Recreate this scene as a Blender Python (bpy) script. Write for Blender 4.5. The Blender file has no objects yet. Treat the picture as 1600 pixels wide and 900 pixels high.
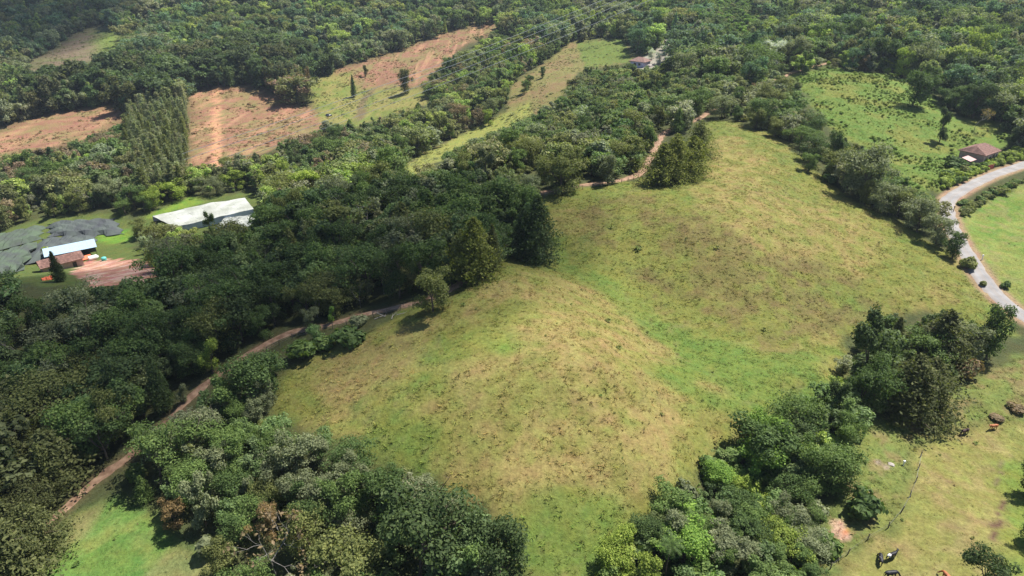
import bpy, bmesh, math, random
import numpy as np
from mathutils import Vector, Matrix

# ------------------------------------------------------------------ camera, sky, sun
random.seed(7)
RNG = np.random.default_rng(7)
scene = bpy.context.scene
COL = scene.collection
PITCH = math.radians(27.0)
F = 24.0 / 36.0 * 1600.0                      # focal length in photo pixels
SP, CP = math.sin(PITCH), math.cos(PITCH)

cam_d = bpy.data.cameras.new('camera')
cam_d.lens = 24.0; cam_d.sensor_width = 36.0
cam_d.clip_start = 1.0; cam_d.clip_end = 6000.0
cam = bpy.data.objects.new('camera', cam_d)
cam.location = (0, 0, 0)
cam.rotation_euler = (math.radians(90) - PITCH, 0, 0)
COL.objects.link(cam); scene.camera = cam

SUN_ELEV, SUN_AZ = math.radians(62.0), math.radians(58.0)   # azimuth clockwise from +Y: light comes from far right
sun_dir = Vector((math.sin(SUN_AZ) * math.cos(SUN_ELEV), math.cos(SUN_AZ) * math.cos(SUN_ELEV), math.sin(SUN_ELEV)))
world = bpy.data.worlds.new('World'); scene.world = world; world.use_nodes = True
wn = world.node_tree; wn.nodes.clear()
sky = wn.nodes.new('ShaderNodeTexSky'); sky.sky_type = 'NISHITA'; sky.sun_disc = False
sky.sun_elevation = SUN_ELEV; sky.sun_rotation = SUN_AZ
sky.air_density = 1.0; sky.dust_density = 1.5; sky.altitude = 2200
bg = wn.nodes.new('ShaderNodeBackground'); bg.inputs['Strength'].default_value = 0.075
wo = wn.nodes.new('ShaderNodeOutputWorld')
wn.links.new(sky.outputs[0], bg.inputs[0]); wn.links.new(bg.outputs[0], wo.inputs[0])
sun_d = bpy.data.lights.new('sun', 'SUN'); sun_d.energy = 4.9; sun_d.angle = math.radians(0.53); sun_d.color = (1.0, 0.955, 0.88)
sun = bpy.data.objects.new('sun', sun_d); sun.rotation_euler = sun_dir.to_track_quat('Z', 'Y').to_euler()
sun.location = (200, 300, 600); COL.objects.link(sun)
vs = scene.view_settings
vs.view_transform = 'Standard'; vs.look = 'None'; vs.exposure = 0.93; vs.gamma = 1.0; vs.use_curve_mapping = False
scene.cycles.max_bounces = 6; scene.cycles.diffuse_bounces = 3; scene.cycles.transmission_bounces = 3
scene.cycles.transparent_max_bounces = 16; scene.cycles.volume_bounces = 0
scene.cycles.use_denoising = True

# ------------------------------------------------------------------ pixel <-> world helpers (photo is 1600 x 900)
def unproj(u, v, D):
    a = (u - 800.0) / F; b = (450.0 - v) / F
    return np.array([D * a, D * (CP + b * SP), D * (-SP + b * CP)])

def project(x, y, z):
    x = np.asarray(x, float); y = np.asarray(y, float); z = np.asarray(z, float)
    d = y * CP - z * SP
    h = y * SP + z * CP
    dd = np.where(d > 1.0, d, 1.0)
    return 800 + F * x / dd, 450 - F * h / dd, d

def pip(u, v, poly):
    u = np.asarray(u, float); v = np.asarray(v, float)
    inside = np.zeros(u.shape, bool)
    n = len(poly); j = n - 1
    for i in range(n):
        xi, yi = poly[i]; xj, yj = poly[j]
        if yi != yj:
            c = ((yi > v) != (yj > v)) & (u < (xj - xi) * (v - yi) / (yj - yi) + xi)
            inside ^= c
        j = i
    return inside

def vnoise(x, y, seed=0):
    r = np.random.default_rng(1000 + seed).random((256, 256))
    xi = np.floor(x).astype(int); yi = np.floor(y).astype(int)
    fx = x - xi; fy = y - yi
    fx = fx * fx * (3 - 2 * fx); fy = fy * fy * (3 - 2 * fy)
    a = r[xi % 256, yi % 256]; b = r[(xi + 1) % 256, yi % 256]
    c = r[xi % 256, (yi + 1) % 256]; d = r[(xi + 1) % 256, (yi + 1) % 256]
    return (a * (1 - fx) + b * fx) * (1 - fy) + (c * (1 - fx) + d * fx) * fy

def fbm(x, y, seed=0, octv=4):
    s = 0; a = 0.5; t = 0
    for o in range(octv):
        s = s + a * vnoise(x * 2 ** o + 17.3 * o, y * 2 ** o - 9.1 * o, seed + o); t += a; a *= 0.5
    return s / t

def sstep_(a, b, x):
    t = np.clip((x - a) / (b - a), 0, 1); return t * t * (3 - 2 * t)

# ------------------------------------------------------------------ terrain heights: thin-plate surface through surveyed points (u, v, depth)
CTRL = [
 (1385,870,90),(1500,690,115),(1590,490,150),(1490,320,205),(1590,260,235),(1525,240,245),(1560,360,190),(1700,420,165),
 (1300,620,118),(1150,780,100),(900,890,86),(1450,540,140),(1600,600,128),(1600,880,88),(1200,900,86),
 (1000,700,98),(800,650,101),(790,420,137),(870,500,122),(700,450,136),(600,480,135),(470,520,132),(320,600,122),(200,710,110),(130,770,104),
 (220,850,95),(600,650,104),(600,850,92),(400,750,101),(800,850,87),(500,600,116),(20,860,95),
 (840,300,190),(1000,270,205),(1100,185,262),(1250,110,335),(1100,300,182),(1250,420,156),(1400,450,154),(1200,230,225),(1300,300,200),
 (880,420,155),(1000,500,138),(920,560,111),(1060,560,128),(1150,380,158),(960,640,103),(1250,590,121),(1130,640,112),(1350,260,225),(1450,290,212),(1380,170,277),(1455,215,254),(1400,60,400),(1550,130,325),(1500,0,480),(1600,180,285),
 (0,480,150),(0,440,172),(250,420,190),(420,340,225),(640,280,238),(800,240,250),(400,430,165),(100,620,128),(600,400,168),
 (100,400,262),(330,330,288),(310,365,272),(380,310,306),(100,350,284),(0,380,268),(150,260,350),(80,200,430),(350,200,430),(340,135,510),(250,90,570),
 (150,0,720),(500,0,720),(800,0,700),(0,60,640),(550,160,480),(700,70,600),(760,40,650),(650,250,330),(900,90,480),(720,215,375),(830,130,430),
 (900,200,300),(1000,130,370),(1000,92,450),(1010,60,500),(1100,0,600),(1300,0,545),(1200,60,440),(480,240,360),(0,300,330),
 (-200,300,330),(-200,0,720),(1900,0,480),(1900,300,210),(1900,700,115),(-200,600,130),(-200,850,96),
]
P = np.array([unproj(*c) for c in CTRL])
EXTRA = np.array([(-300,30,-72),(0,20,-76),(300,30,-74),(-500,1100,40),(0,1150,60),(500,1100,70),(-600,500,-70),(650,400,-20),(450,120,-60),(-450,150,-85),(-500,300,-105)], float)
P = np.vstack([P, EXTRA])
def _tps(r2):
    return 0.5 * r2 * np.log(r2 + 1e-9)
S = 100.0
Pn = P[:, :2] / S
n = len(Pn)
K = _tps(((Pn[:, None, :] - Pn[None, :, :]) ** 2).sum(-1)) + np.eye(n) * 0.004
Q = np.hstack([np.ones((n, 1)), Pn])
A = np.block([[K, Q], [Q.T, np.zeros((3, 3))]])
SOL = np.linalg.solve(A, np.concatenate([P[:, 2], np.zeros(3)]))

def axis(core0, core1, step, end0, end1, grow):
    mid = list(np.arange(core0, core1 + 1e-6, step))
    lo = []; s = step; x = core0
    while x > end0:
        s = min(s * grow, 14); x -= s; lo.append(x)
    hi = []; s = step; x = mid[-1]
    while x < end1:
        s = min(s * grow, 14); x += s; hi.append(x)
    return np.array(lo[::-1] + mid + hi)
GX = axis(-125, 175, 0.9, -720, 760, 1.035)
GY = axis(38, 235, 0.9, 8, 1150, 1.018)
NX, NY = len(GX), len(GY)
MX, MY = np.meshgrid(GX, GY, indexing='ij')
Z0 = np.zeros((NX, NY))
for i in range(NX):
    q = np.stack([MX[i] / S, MY[i] / S], -1)
    r2 = ((q[:, None, :] - Pn[None, :, :]) ** 2).sum(-1)
    Z0[i] = _tps(r2) @ SOL[:n] + SOL[n] + q @ SOL[n + 1:]
Z0 += (fbm(MX / 26, MY / 26, 3) - 0.5) * 2.2 + (fbm(MX / 7, MY / 7, 9) - 0.5) * 0.7 + (vnoise(MX / 1.7, MY / 1.7, 14) - .5) * .16
ZG = Z0

_u, _v, _d0 = project(MX, MY, Z0)
def _in(poly):
    from_ = np.zeros(MX.shape, bool); n_ = len(poly); j = n_ - 1
    for i in range(n_):
        xi, yi = poly[i]; xj, yj = poly[j]
        if yi != yj: from_ ^= ((yi > _v) != (yj > _v)) & (_u < (xj - xi) * (_v - yi) / (yj - yi) + xi)
        j = i
    return from_
TERR = (_in([(430,600),(640,490),(790,410),(850,310),(1000,285),(1110,190),(1250,240),(1500,420),(1560,500),(1330,530),(1250,630),(1000,830),(930,910),(820,900),(700,760),(430,650)]) | _in([(1400,815),(1440,700),(1600,655),(1800,640),(1800,930),(1300,930)])).astype(float)
TERRN = sstep_(.42, .62, fbm(MX / 15, MY / 15, 23)) * TERR
TERRP = Z0 / .62 + fbm(MX / 5, MY / 5, 27) * 1.6
Z0 += TERRN * .085 * np.sin(2 * math.pi * TERRP)
ZG = Z0

def grid_sample(G, x, y):
    x = np.asarray(x, float); y = np.asarray(y, float)
    i = np.clip(np.searchsorted(GX, x) - 1, 0, NX - 2); j = np.clip(np.searchsorted(GY, y) - 1, 0, NY - 2)
    fx = np.clip((x - GX[i]) / (GX[i + 1] - GX[i]), 0, 1); fy = np.clip((y - GY[j]) / (GY[j + 1] - GY[j]), 0, 1)
    if G.ndim == 3:
        fx = fx[..., None]; fy = fy[..., None]
    return (G[i, j] * (1 - fx) + G[i + 1, j] * fx) * (1 - fy) + (G[i, j + 1] * (1 - fx) + G[i + 1, j + 1] * fx) * fy
def gz(x, y):
    return grid_sample(ZG, x, y)
TT = np.concatenate([np.arange(30, 300, 0.2), np.arange(300, 1100, 0.6)])
def ground(u, v):
    """first point where the sight line through photo pixel (u, v) meets the ground"""
    d = unproj(u, v, 1.0)
    pts = d[None, :] * TT[:, None]
    hit = np.nonzero(pts[:, 2] < gz(pts[:, 0], pts[:, 1]))[0]
    k = hit[0] if len(hit) else len(TT) - 1
    p = pts[k]
    return Vector((p[0], p[1], float(gz(p[0], p[1]))))

def catmull(pts, step=1.0):
    pts = [np.array(p, float) for p in pts]
    pts = [2 * pts[0] - pts[1]] + pts + [2 * pts[-1] - pts[-2]]
    out = []
    for i in range(1, len(pts) - 2):
        p0, p1, p2, p3 = pts[i - 1:i + 3]
        m = max(2, int(np.linalg.norm(p2 - p1) / step))
        for k in range(m):
            t = k / m
            out.append(0.5 * ((2 * p1) + (-p0 + p2) * t + (2 * p0 - 5 * p1 + 4 * p2 - p3) * t * t + (-p0 + 3 * p1 - 3 * p2 + p3) * t ** 3))
    out.append(pts[-2])
    return np.array(out)

ROAD_PX = [(1720,222),(1650,240),(1600,257),(1548,275),(1505,296),(1482,314),(1481,338),(1495,370),(1520,410),(1545,447),(1572,476),(1605,499),(1660,528),(1720,560)]
TRACK_PX = [(70,822),(120,778),(155,748),(205,712),(255,664),(300,618),(340,586),(385,556),(450,522),(520,506),(580,489),(640,476),(695,456)]
TRACK2_PX = [(800,318),(840,303),(900,291),(970,281),(1003,267),(1024,232),(1040,207),(1090,186),(1125,166),(1180,143),(1240,113),(1300,97)]
def smooth_line(px, sm):
    w = np.array([ground(u, v) for u, v in px])
    c = catmull(w, 1.0)
    z = c[:, 2].copy()
    for _ in range(sm):
        z[1:-1] = (z[:-2] + z[1:-1] * 2 + z[2:]) / 4
    c[:, 2] = z
    return c
road_c = smooth_line(ROAD_PX, 60)
track_c = smooth_line(TRACK_PX + [(740,428)], 12)
track2_c = smooth_line(TRACK2_PX, 12)
# bed the road and the track into the hillside
ZG = Z0.copy()
DROAD = np.full((NX, NY), 1e3); DTRACK = np.full((NX, NY), 1e3)
for line, hw, fall, DD in ((road_c, 2.7, 3.2, DROAD), (track_c, 1.4, 1.6, DTRACK), (track2_c, 1.4, 1.8, DTRACK)):
    x0, x1, y0, y1 = line[:, 0].min() - 12, line[:, 0].max() + 12, line[:, 1].min() - 12, line[:, 1].max() + 12
    ii = np.nonzero((GX > x0) & (GX < x1))[0]; jj = np.nonzero((GY > y0) & (GY < y1))[0]
    for i in ii:
        qx = GX[i]; d2 = (line[None, :, 0] - qx) ** 2 + (line[None, :, 1] - GY[jj][:, None]) ** 2
        k = d2.argmin(1); d = np.sqrt(d2.min(1))
        w = np.clip(1 - (d - hw - 0.9) / fall, 0, 1); w = w * w * (3 - 2 * w)
        ZG[i, jj] = ZG[i, jj] * (1 - w) + (line[k, 2] - 0.05) * w
        DD[i, jj] = np.minimum(DD[i, jj], d)

# ------------------------------------------------------------------ land cover read off the photo and laid on the ground
MEADOW = [(428,640),(435,592),(500,556),(560,526),(640,484),(720,446),(790,404),(868,404),(838,330),(850,306),(1000,282),(1065,262),(1085,215),(1110,186),(1150,190),(1230,222),(1300,292),(1400,350),(1510,412),(1560,468),(1590,520),(1560,530),(1440,480),(1330,520),(1310,600),(1260,622),(1200,662),(1130,700),(1050,790),(960,850),(935,912),(835,912),(800,860),(745,790),(640,735),(520,690)]
DRY1 = [(820,450),(920,440),(1000,500),(1050,560),(1110,640),(1075,720),(1000,790),(850,790),(740,720),(700,640),(760,520)]
DRY1B = [(560,540),(660,500),(740,460),(800,430),(820,500),(720,600),(620,600),(480,640),(450,600)]
DRY2 = [(900,320),(1010,310),(1120,350),(1340,430),(1420,500),(1250,545),(1050,490),(940,410)]
DRY3 = [(1090,230),(1160,220),(1260,310),(1370,400),(1330,450),(1200,400),(1080,330)]
GULLY = [(860,412),(900,405),(990,460),(1060,510),(1180,550),(1320,560),(1280,625),(1180,655),(1100,640),(1040,560),(960,470)]
GULLY2 = [(820,800),(900,770),(990,790),(960,850),(935,915),(840,915)]
GREEN0 = [(560,690),(640,640),(700,660),(680,720),(600,730)]
PASTURE = [(1270,930),(1330,870),(1400,815),(1432,700),(1520,672),(1600,655),(1800,640),(1800,930)]
LUSH = [(1560,930),(1575,800),(1565,730),(1600,700),(1800,700),(1800,930)]
ROUGH = [(1330,660),(1420,640),(1560,570),(1600,555),(1800,540),(1800,650),(1600,660),(1500,672),(1432,700),(1400,815),(1330,870),(1270,905),(1290,800),(1320,700)]
FIELD_R = [(1500,345),(1560,305),(1620,280),(1900,250),(1900,520),(1600,490),(1545,425)]
FIELD_L = [(110,812),(140,790),(195,776),(260,830),(325,872),(350,930),(370,1150),(-20,1150),(40,930),(60,880)]
HILL_R = [(1240,120),(1290,105),(1400,118),(1460,150),(1480,180),(1560,190),(1598,216),(1560,232),(1480,262),(1465,300),(1430,300),(1395,268),(1335,225),(1290,195)]
RED_A = [(-100,250),(0,206),(60,180),(192,160),(192,196),(100,228),(0,248),(-100,280)]
RED_B = [(298,140),(400,132),(430,150),(515,182),(500,202),(400,244),(300,266)]
RED_C = [(520,112),(580,92),(645,72),(700,50),(772,36),(778,50),(720,72),(690,105),(650,138),(560,140),(520,130)]
GREEN_D = [(480,125),(545,112),(560,138),(660,138),(670,160),(640,172),(560,196),(500,192)]
STRIP_E = [(615,268),(660,240),(720,212),(790,178),(800,130),(850,98),(890,66),(975,60),(990,95),(905,112),(880,150),(830,190),(700,244),(640,275)]
STRIP_LUSH = [(615,268),(700,222),(800,172),(830,160),(835,188),(700,244),(640,275)]
FARM = [(-100,420),(0,360),(60,342),(180,332),(210,345),(240,328),(300,308),(400,300),(415,330),(392,362),(345,366),(300,366),(255,350),(215,362),(210,388),(240,402),(245,440),(130,450),(0,440),(-100,450)]
MOUND = [(112,424),(135,408),(180,404),(236,408),(243,428),(235,446),(140,448)]
FARMGREEN = [(150,358),(205,360),(205,378),(150,382)]
SLIP = [(1297,816),(1322,815),(1342,830),(1325,838),(1300,834)]
SLIP2 = [(1370,712),(1385,710),(1400,728),(1385,728)]
SOIL_HILL = [(1410,82),(1450,85),(1455,97),(1420,97)]
YARD = [(988,108),(1000,92),(1026,78),(1042,54),(1050,60),(1044,84),(1034,100),(1008,112)]
FELLED = [(35,118),(75,80),(140,42),(188,50),(190,80),(150,98),(90,108)]
FELLGREEN = [(155,44),(186,50),(182,95),(158,95)]
BRIGHT = [(1118,-10),(1170,-10),(1190,28),(1172,60),(1140,52),(1112,22)]
OPENS = [FELLED, BRIGHT, MEADOW, PASTURE, ROUGH, FIELD_R, FIELD_L, HILL_R, RED_A, RED_B, RED_C, GREEN_D, STRIP_E, FARM, YARD]

U, V, _D = project(MX, MY, ZG)
JX = (fbm(MX / 3.2, MY / 3.2, 31) - .5); JY = (fbm(MX / 3.2, MY / 3.2, 37) - .5)
SCL = F / np.maximum(_D, 30)                    # pixels per metre there
JX2 = (fbm(MX / 12, MY / 12, 33) - .5) * 14 + JX * 7; JY2 = (fbm(MX / 12, MY / 12, 39) - .5) * 9 + JY * 5
Uj = U + JX * 5 * SCL; Vj = V + JY * 3 * SCL
Ur = U + JX2 * SCL; Vr = V + JY2 * SCL
FL = np.array([0.060, 0.068, 0.027])
COLG = np.ones((NX, NY, 3)) * FL
def blur(M, k):
    for _ in range(k):
        M = np.pad(M, 1, mode='edge')
        M = (M[:-2, 1:-1] + M[2:, 1:-1] + M[1:-1, :-2] + M[1:-1, 2:] + M[1:-1, 1:-1] * 2) / 6
    return M
def paint(poly, col, k=1, amt=1.0, tex=None):
    global COLG
    m = blur((pip(Ur, Vr, poly) if poly in RAGGED else pip(Uj, Vj, poly)).astype(float), k) * amt
    if tex is not None: m = m * tex
    COLG = COLG * (1 - m[..., None]) + np.array(col) * m[..., None]
n1 = fbm(MX / 9, MY / 9, 51); n2 = fbm(MX / 2.4, MY / 2.4, 61); n3 = fbm(MX / 18, MY / 18, 71)
def sstep(a, b, x):
    t = np.clip((x - a) / (b - a), 0, 1); return t * t * (3 - 2 * t)
RAGGED = [DRY1, DRY1B, DRY2, DRY3, GULLY, GULLY2, GREEN0, LUSH]
C_GRASS = (0.142, 0.152, 0.036); C_DRY = (0.235, 0.182, 0.070); C_OLIVE = (0.122, 0.106, 0.037); C_LUSH = (0.100, 0.150, 0.030)
C_RED = (0.235, 0.128, 0.080); C_BROWN = (0.16, 0.085, 0.05)
paint(MEADOW, C_GRASS, 2)
paint(MEADOW, C_DRY, 1, 0.45, sstep(.46, .60, n1 * .6 + n2 * .4)); paint(MEADOW, C_LUSH, 1, 0.6, sstep(.52, .62, n3 * .6 + n2 * .4))
paint(DRY1, C_DRY, 3, 0.78, 0.3 + 0.7 * sstep(.36, .58, n2 * .6 + n1 * .4))
paint(DRY1B, C_DRY, 3, 0.6, sstep(.38, .6, n1))
paint(DRY3, C_DRY, 3, 0.75, 0.25 + .75 * sstep(.36, .6, n2))
paint(DRY2, C_OLIVE, 3, 0.8, 0.1 + .9 * sstep(.42, .58, n1 * .4 + n2 * .6))
paint(GULLY, C_LUSH, 3, 0.85, 0.45 + .55 * sstep(.35, .55, n1))
paint([(770,540),(790,520),(812,545),(800,565),(775,560)], (0.12, 0.19, 0.03), 3, .8); paint(GULLY2, C_LUSH, 3, 0.7); paint(GREEN0, C_LUSH, 4, 0.7)
paint(HILL_R, (0.112, 0.162, 0.036), 3); paint(HILL_R, (0.16, 0.165, 0.042), 2, .7, sstep(.48, .65, n1)); paint(HILL_R, (0.10, 0.15, 0.03), 2, .6, sstep(.5, .6, n3))
paint(ROUGH, (0.130, 0.155, 0.042), 2); paint(ROUGH, (0.17, 0.135, 0.06), 2, .8, sstep(.47, .62, n2))
paint(PASTURE, (0.175, 0.170, 0.050), 2); paint(PASTURE, (0.25, 0.20, 0.085), 1, .6, sstep(.48, .66, n2)); paint(LUSH, (0.12, 0.17, 0.03), 3, .8)
paint(FIELD_R, (0.115, 0.175, 0.035), 1); paint(FIELD_R, (0.18, 0.20, 0.055), 2, .8, sstep(.42, .6, n1)); paint(FIELD_R, (0.2, 0.18, 0.07), 1, .6, sstep(.55, .68, n2))
paint(FIELD_L, (0.095, 0.165, 0.036), 2); paint(FIELD_L, (0.15, 0.18, 0.05), 1, .7, sstep(.42, .62, n2)); paint(FIELD_L, (0.2, 0.16, 0.08), 1, .5, sstep(.52, .66, n1))
for R_ in (RED_A, RED_B, RED_C):
    paint(R_, C_RED, 4); paint(R_, (0.18, 0.155, 0.065), 2, .85, sstep(.42, .58, n1)); paint(R_, (0.36, 0.20, 0.12), 0, .6, sstep(.54, .66, fbm(MX / 3.5, MY / 45, 83))); paint(R_, C_BROWN, 1, .4, sstep(.5, .7, n2))
paint(GREEN_D, (0.20, 0.185, 0.060), 2); paint(GREEN_D, C_LUSH, 1, .6, sstep(.5, .65, n1))
paint([(553,190),(560,160),(578,140),(584,142),(570,165),(572,182)], (0.14, 0.10, 0.06), 1, .8)
paint([(331,262),(334,135),(342,135),(347,262)], (0.42, 0.23, 0.13), 0, .9)
paint(STRIP_E, (0.165, 0.150, 0.055), 2); paint(STRIP_E, (0.2, 0.13, 0.07), 1, .6, sstep(.52, .66, n1)); paint(STRIP_LUSH, (0.22, 0.235, 0.06), 1, .9); paint([(900,66),(975,60),(988,95),(915,108)], C_LUSH, 1, .8)
paint(FARM, (0.085, 0.110, 0.030), 1); paint(FARMGREEN, (0.12, 0.21, 0.03), 1); paint([(225,338),(300,308),(318,316),(245,340)], (0.13, 0.2, 0.03), 1)
paint(MOUND, (0.34, 0.17, 0.12), 0); paint(MOUND, (0.48, 0.33, 0.26), 0, .8, sstep(.5, .62, fbm(MX / 1.5, MY / 6, 81)))
paint(SLIP, (0.40, 0.26, 0.19), 0); paint([(1328,818),(1342,830),(1325,836)], (0.42, 0.14, 0.06), 0, .8); paint(SLIP2, (0.30, 0.24, 0.19), 0)
paint(SOIL_HILL, (0.40, 0.25, 0.16), 0)
paint(YARD, (0.27, 0.25, 0.20), 0)
paint(FELLED, (0.150, 0.112, 0.075), 2); paint(FELLED, (0.10, 0.12, 0.04), 2, .8, sstep(.45, .6, n1)); paint(FELLGREEN, (0.12, 0.185, 0.03), 1); paint(BRIGHT, (0.070, 0.120, 0.028), 1)
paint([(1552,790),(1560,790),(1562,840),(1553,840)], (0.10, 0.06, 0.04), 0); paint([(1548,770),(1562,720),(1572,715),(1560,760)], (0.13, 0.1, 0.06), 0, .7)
m = (np.clip(1 - (DTRACK - .9) / 1.3, 0, 1) * (.35 + .65 * sstep(.4, .6, n2)))[..., None]; COLG = COLG * (1 - m * .8) + np.array((0.17, 0.115, 0.065)) * m * .8
m = np.clip(1 - (DROAD - 2.7) / 1.2, 0, 1)[..., None]; COLG = COLG * (1 - m) + np.array((0.26, 0.18, 0.11)) * m
tread = TERRN * np.clip(np.sin(2 * math.pi * TERRP + 2.2), 0, 1) ** 2 * .35 * sstep(.4, .6, n2)
COLG = COLG * (1 - tread[..., None]) + np.array((.15, .11, .06)) * tread[..., None]      # trodden earth on the cattle terraces
COLG = COLG * (0.8 + 0.4 * fbm(MX / 1.3, MY / 1.3, 91))[..., None]

# ------------------------------------------------------------------ materials
def nmat(name):
    m = bpy.data.materials.new(name); m.use_nodes = True
    nt = m.node_tree; nt.nodes.clear()
    out = nt.nodes.new('ShaderNodeOutputMaterial')
    return m, nt, out
def N(nt, t, **kw):
    nd = nt.nodes.new(t)
    for k, v in kw.items(): setattr(nd, k, v)
    return nd
def plain(name, col, rough=0.7, var=0.25, scale=2.0, bump=0.0, metal=0.0, spec=0.3, col2=None):
    m, nt, out = nmat(name)
    b = N(nt, 'ShaderNodeBsdfPrincipled'); b.inputs['Roughness'].default_value = rough; b.inputs['Metallic'].default_value = metal
    b.inputs['Specular IOR Level'].default_value = spec
    tc = N(nt, 'ShaderNodeTexCoord'); nz = N(nt, 'ShaderNodeTexNoise'); nz.inputs['Scale'].default_value = scale; nz.inputs['Detail'].default_value = 5
    nt.links.new(tc.outputs['Object'], nz.inputs['Vector'])
    rp = N(nt, 'ShaderNodeValToRGB')
    c2 = col2 or tuple(min(1, c * (1 + var)) for c in col)
    rp.color_ramp.elements[0].position = 0.32; rp.color_ramp.elements[1].position = 0.68
    rp.color_ramp.elements[0].color = (*(c * (1 - var) for c in col), 1); rp.color_ramp.elements[1].color = (*c2, 1)
    nt.links.new(nz.outputs[0], rp.inputs[0]); nt.links.new(rp.outputs[0], b.inputs['Base Color'])
    if bump:
        bp = N(nt, 'ShaderNodeBump'); bp.inputs['Strength'].default_value = bump
        nt.links.new(nz.outputs[0], bp.inputs['Height']); nt.links.new(bp.outputs[0], b.inputs['Normal'])
    nt.links.new(b.outputs[0], out.inputs[0])
    return m

def ground_mat():
    m, nt, out = nmat('ground_cover')
    b = N(nt, 'ShaderNodeBsdfPrincipled'); b.inputs['Roughness'].default_value = 0.95; b.inputs['Specular IOR Level'].default_value = 0.1
    at = N(nt, 'ShaderNodeAttribute'); at.attribute_name = 'Col'
    tc = N(nt, 'ShaderNodeTexCoord')
    hs = N(nt, 'ShaderNodeHueSaturation')
    a1 = N(nt, 'ShaderNodeTexNoise'); a1.inputs['Scale'].default_value = 1.6; a1.inputs['Detail'].default_value = 6; a1.inputs['Roughness'].default_value = .7
    a2 = N(nt, 'ShaderNodeTexNoise'); a2.inputs['Scale'].default_value = 0.35; a2.inputs['Detail'].default_value = 4
    for a in (a1, a2): nt.links.new(tc.outputs['Object'], a.inputs['Vector'])
    mr = N(nt, 'ShaderNodeMapRange'); mr.inputs[1].default_value = .25; mr.inputs[2].default_value = .75; mr.inputs[3].default_value = .6; mr.inputs[4].default_value = 1.35
    nt.links.new(a1.outputs[0], mr.inputs[0]); nt.links.new(mr.outputs[0], hs.inputs['Value'])
    mh = N(nt, 'ShaderNodeMapRange'); mh.inputs[1].default_value = .3; mh.inputs[2].default_value = .7; mh.inputs[3].default_value = .475; mh.inputs[4].default_value = .525
    nt.links.new(a2.outputs[0], mh.inputs[0]); nt.links.new(mh.outputs[0], hs.inputs['Hue'])
    nt.links.new(at.outputs['Color'], hs.inputs['Color']); nt.links.new(hs.outputs[0], b.inputs['Base Color'])
    bp = N(nt, 'ShaderNodeBump'); bp.inputs['Strength'].default_value = .8; bp.inputs['Distance'].default_value = .35
    nt.links.new(a1.outputs[0], bp.inputs['Height']); nt.links.new(bp.outputs[0], b.inputs['Normal'])
    nt.links.new(b.outputs[0], out.inputs[0])
    return m

def leaf_mat(name, source, trans=0.38):
    """source 'object': tint from the object's own colour; 'instancer': from the scattered point"""
    m, nt, out = nmat(name)
    if source == 'object':
        c = N(nt, 'ShaderNodeObjectInfo').outputs['Color']
    else:
        a = N(nt, 'ShaderNodeAttribute'); a.attribute_type = 'INSTANCER'; a.attribute_name = 'tint'; c = a.outputs['Color']
    v = N(nt, 'ShaderNodeAttribute'); v.attribute_name = 'var'
    mr = N(nt, 'ShaderNodeMapRange'); mr.inputs[3].default_value = .6; mr.inputs[4].default_value = 1.45
    nt.links.new(v.outputs['Fac'], mr.inputs[0])
    mh = N(nt, 'ShaderNodeMapRange'); mh.inputs[3].default_value = .515; mh.inputs[4].default_value = .485
    nt.links.new(v.outputs['Fac'], mh.inputs[0])
    hs = N(nt, 'ShaderNodeHueSaturation'); nt.links.new(c, hs.inputs['Color']); nt.links.new(mr.outputs[0], hs.inputs['Value']); nt.links.new(mh.outputs[0], hs.inputs['Hue'])
    b = N(nt, 'ShaderNodeBsdfPrincipled'); b.inputs['Roughness'].default_value = .6; b.inputs['Specular IOR Level'].default_value = .12
    nt.links.new(hs.outputs[0], b.inputs['Base Color'])
    t = N(nt, 'ShaderNodeBsdfTranslucent')
    mx = N(nt, 'ShaderNodeMix', data_type='RGBA', blend_type='MULTIPLY'); mx.inputs[0].default_value = 1; mx.inputs[7].default_value = (1.25, 1.35, .5, 1)
    nt.links.new(hs.outputs[0], mx.inputs[6]); nt.links.new(mx.outputs[2], t.inputs['Color'])
    ms = N(nt, 'ShaderNodeMixShader'); ms.inputs[0].default_value = trans
    nt.links.new(b.outputs[0], ms.inputs[1]); nt.links.new(t.outputs[0], ms.inputs[2]); nt.links.new(ms.outputs[0], out.inputs[0])
    return m

M = {}
M['ground'] = ground_mat()
M['leaf'] = leaf_mat('foliage', 'object'); M['leaf_s'] = leaf_mat('foliage_scatter', 'instancer')
M['grass_s'] = leaf_mat('grass_blades', 'instancer', .35)
M['bark'] = plain('bark', (0.11, 0.085, 0.065), .9, .4, 3, .4)
M['pale_bark'] = plain('pale_bark', (0.24, 0.22, 0.195), .85, .3, 3, .3)
M['asphalt'] = plain('asphalt', (0.25, 0.245, 0.245), .88, .2, .35, .1, col2=(0.29, 0.28, 0.275))
M['dirt'] = plain('track_dirt', (0.25, 0.145, 0.09), .95, .35, .9, .5, col2=(0.34, 0.22, 0.145))
M['tile'] = plain('clay_tiles', (0.19, 0.105, 0.085), .8, .35, 1.5, .3)
M['tile_red'] = plain('red_tiles', (0.20, 0.12, 0.10), .8, .3, 1.5, .3)
M['pink_sheet'] = plain('pink_roof_sheet', (0.50, 0.30, 0.28), .6, .12, 2)
M['blue_sheet'] = plain('pale_blue_roof_sheet', (0.42, 0.56, 0.68), .35, .1, 2, metal=.2)
M['wall_white'] = plain('white_wall', (0.70, 0.68, 0.68), .8, .1, 2)
M['wall_pink'] = plain('pink_wall', (0.42, 0.29, 0.27), .8, .12, 2)
M['wall_lav'] = plain('lavender_wall', (0.50, 0.48, 0.62), .8, .1, 2)
M['dark'] = plain('dark_opening', (0.03, 0.03, 0.035), .4, .2, 2)
M['orange'] = plain('orange_tarp', (0.75, 0.17, 0.07), .6, .15, 2)
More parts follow.
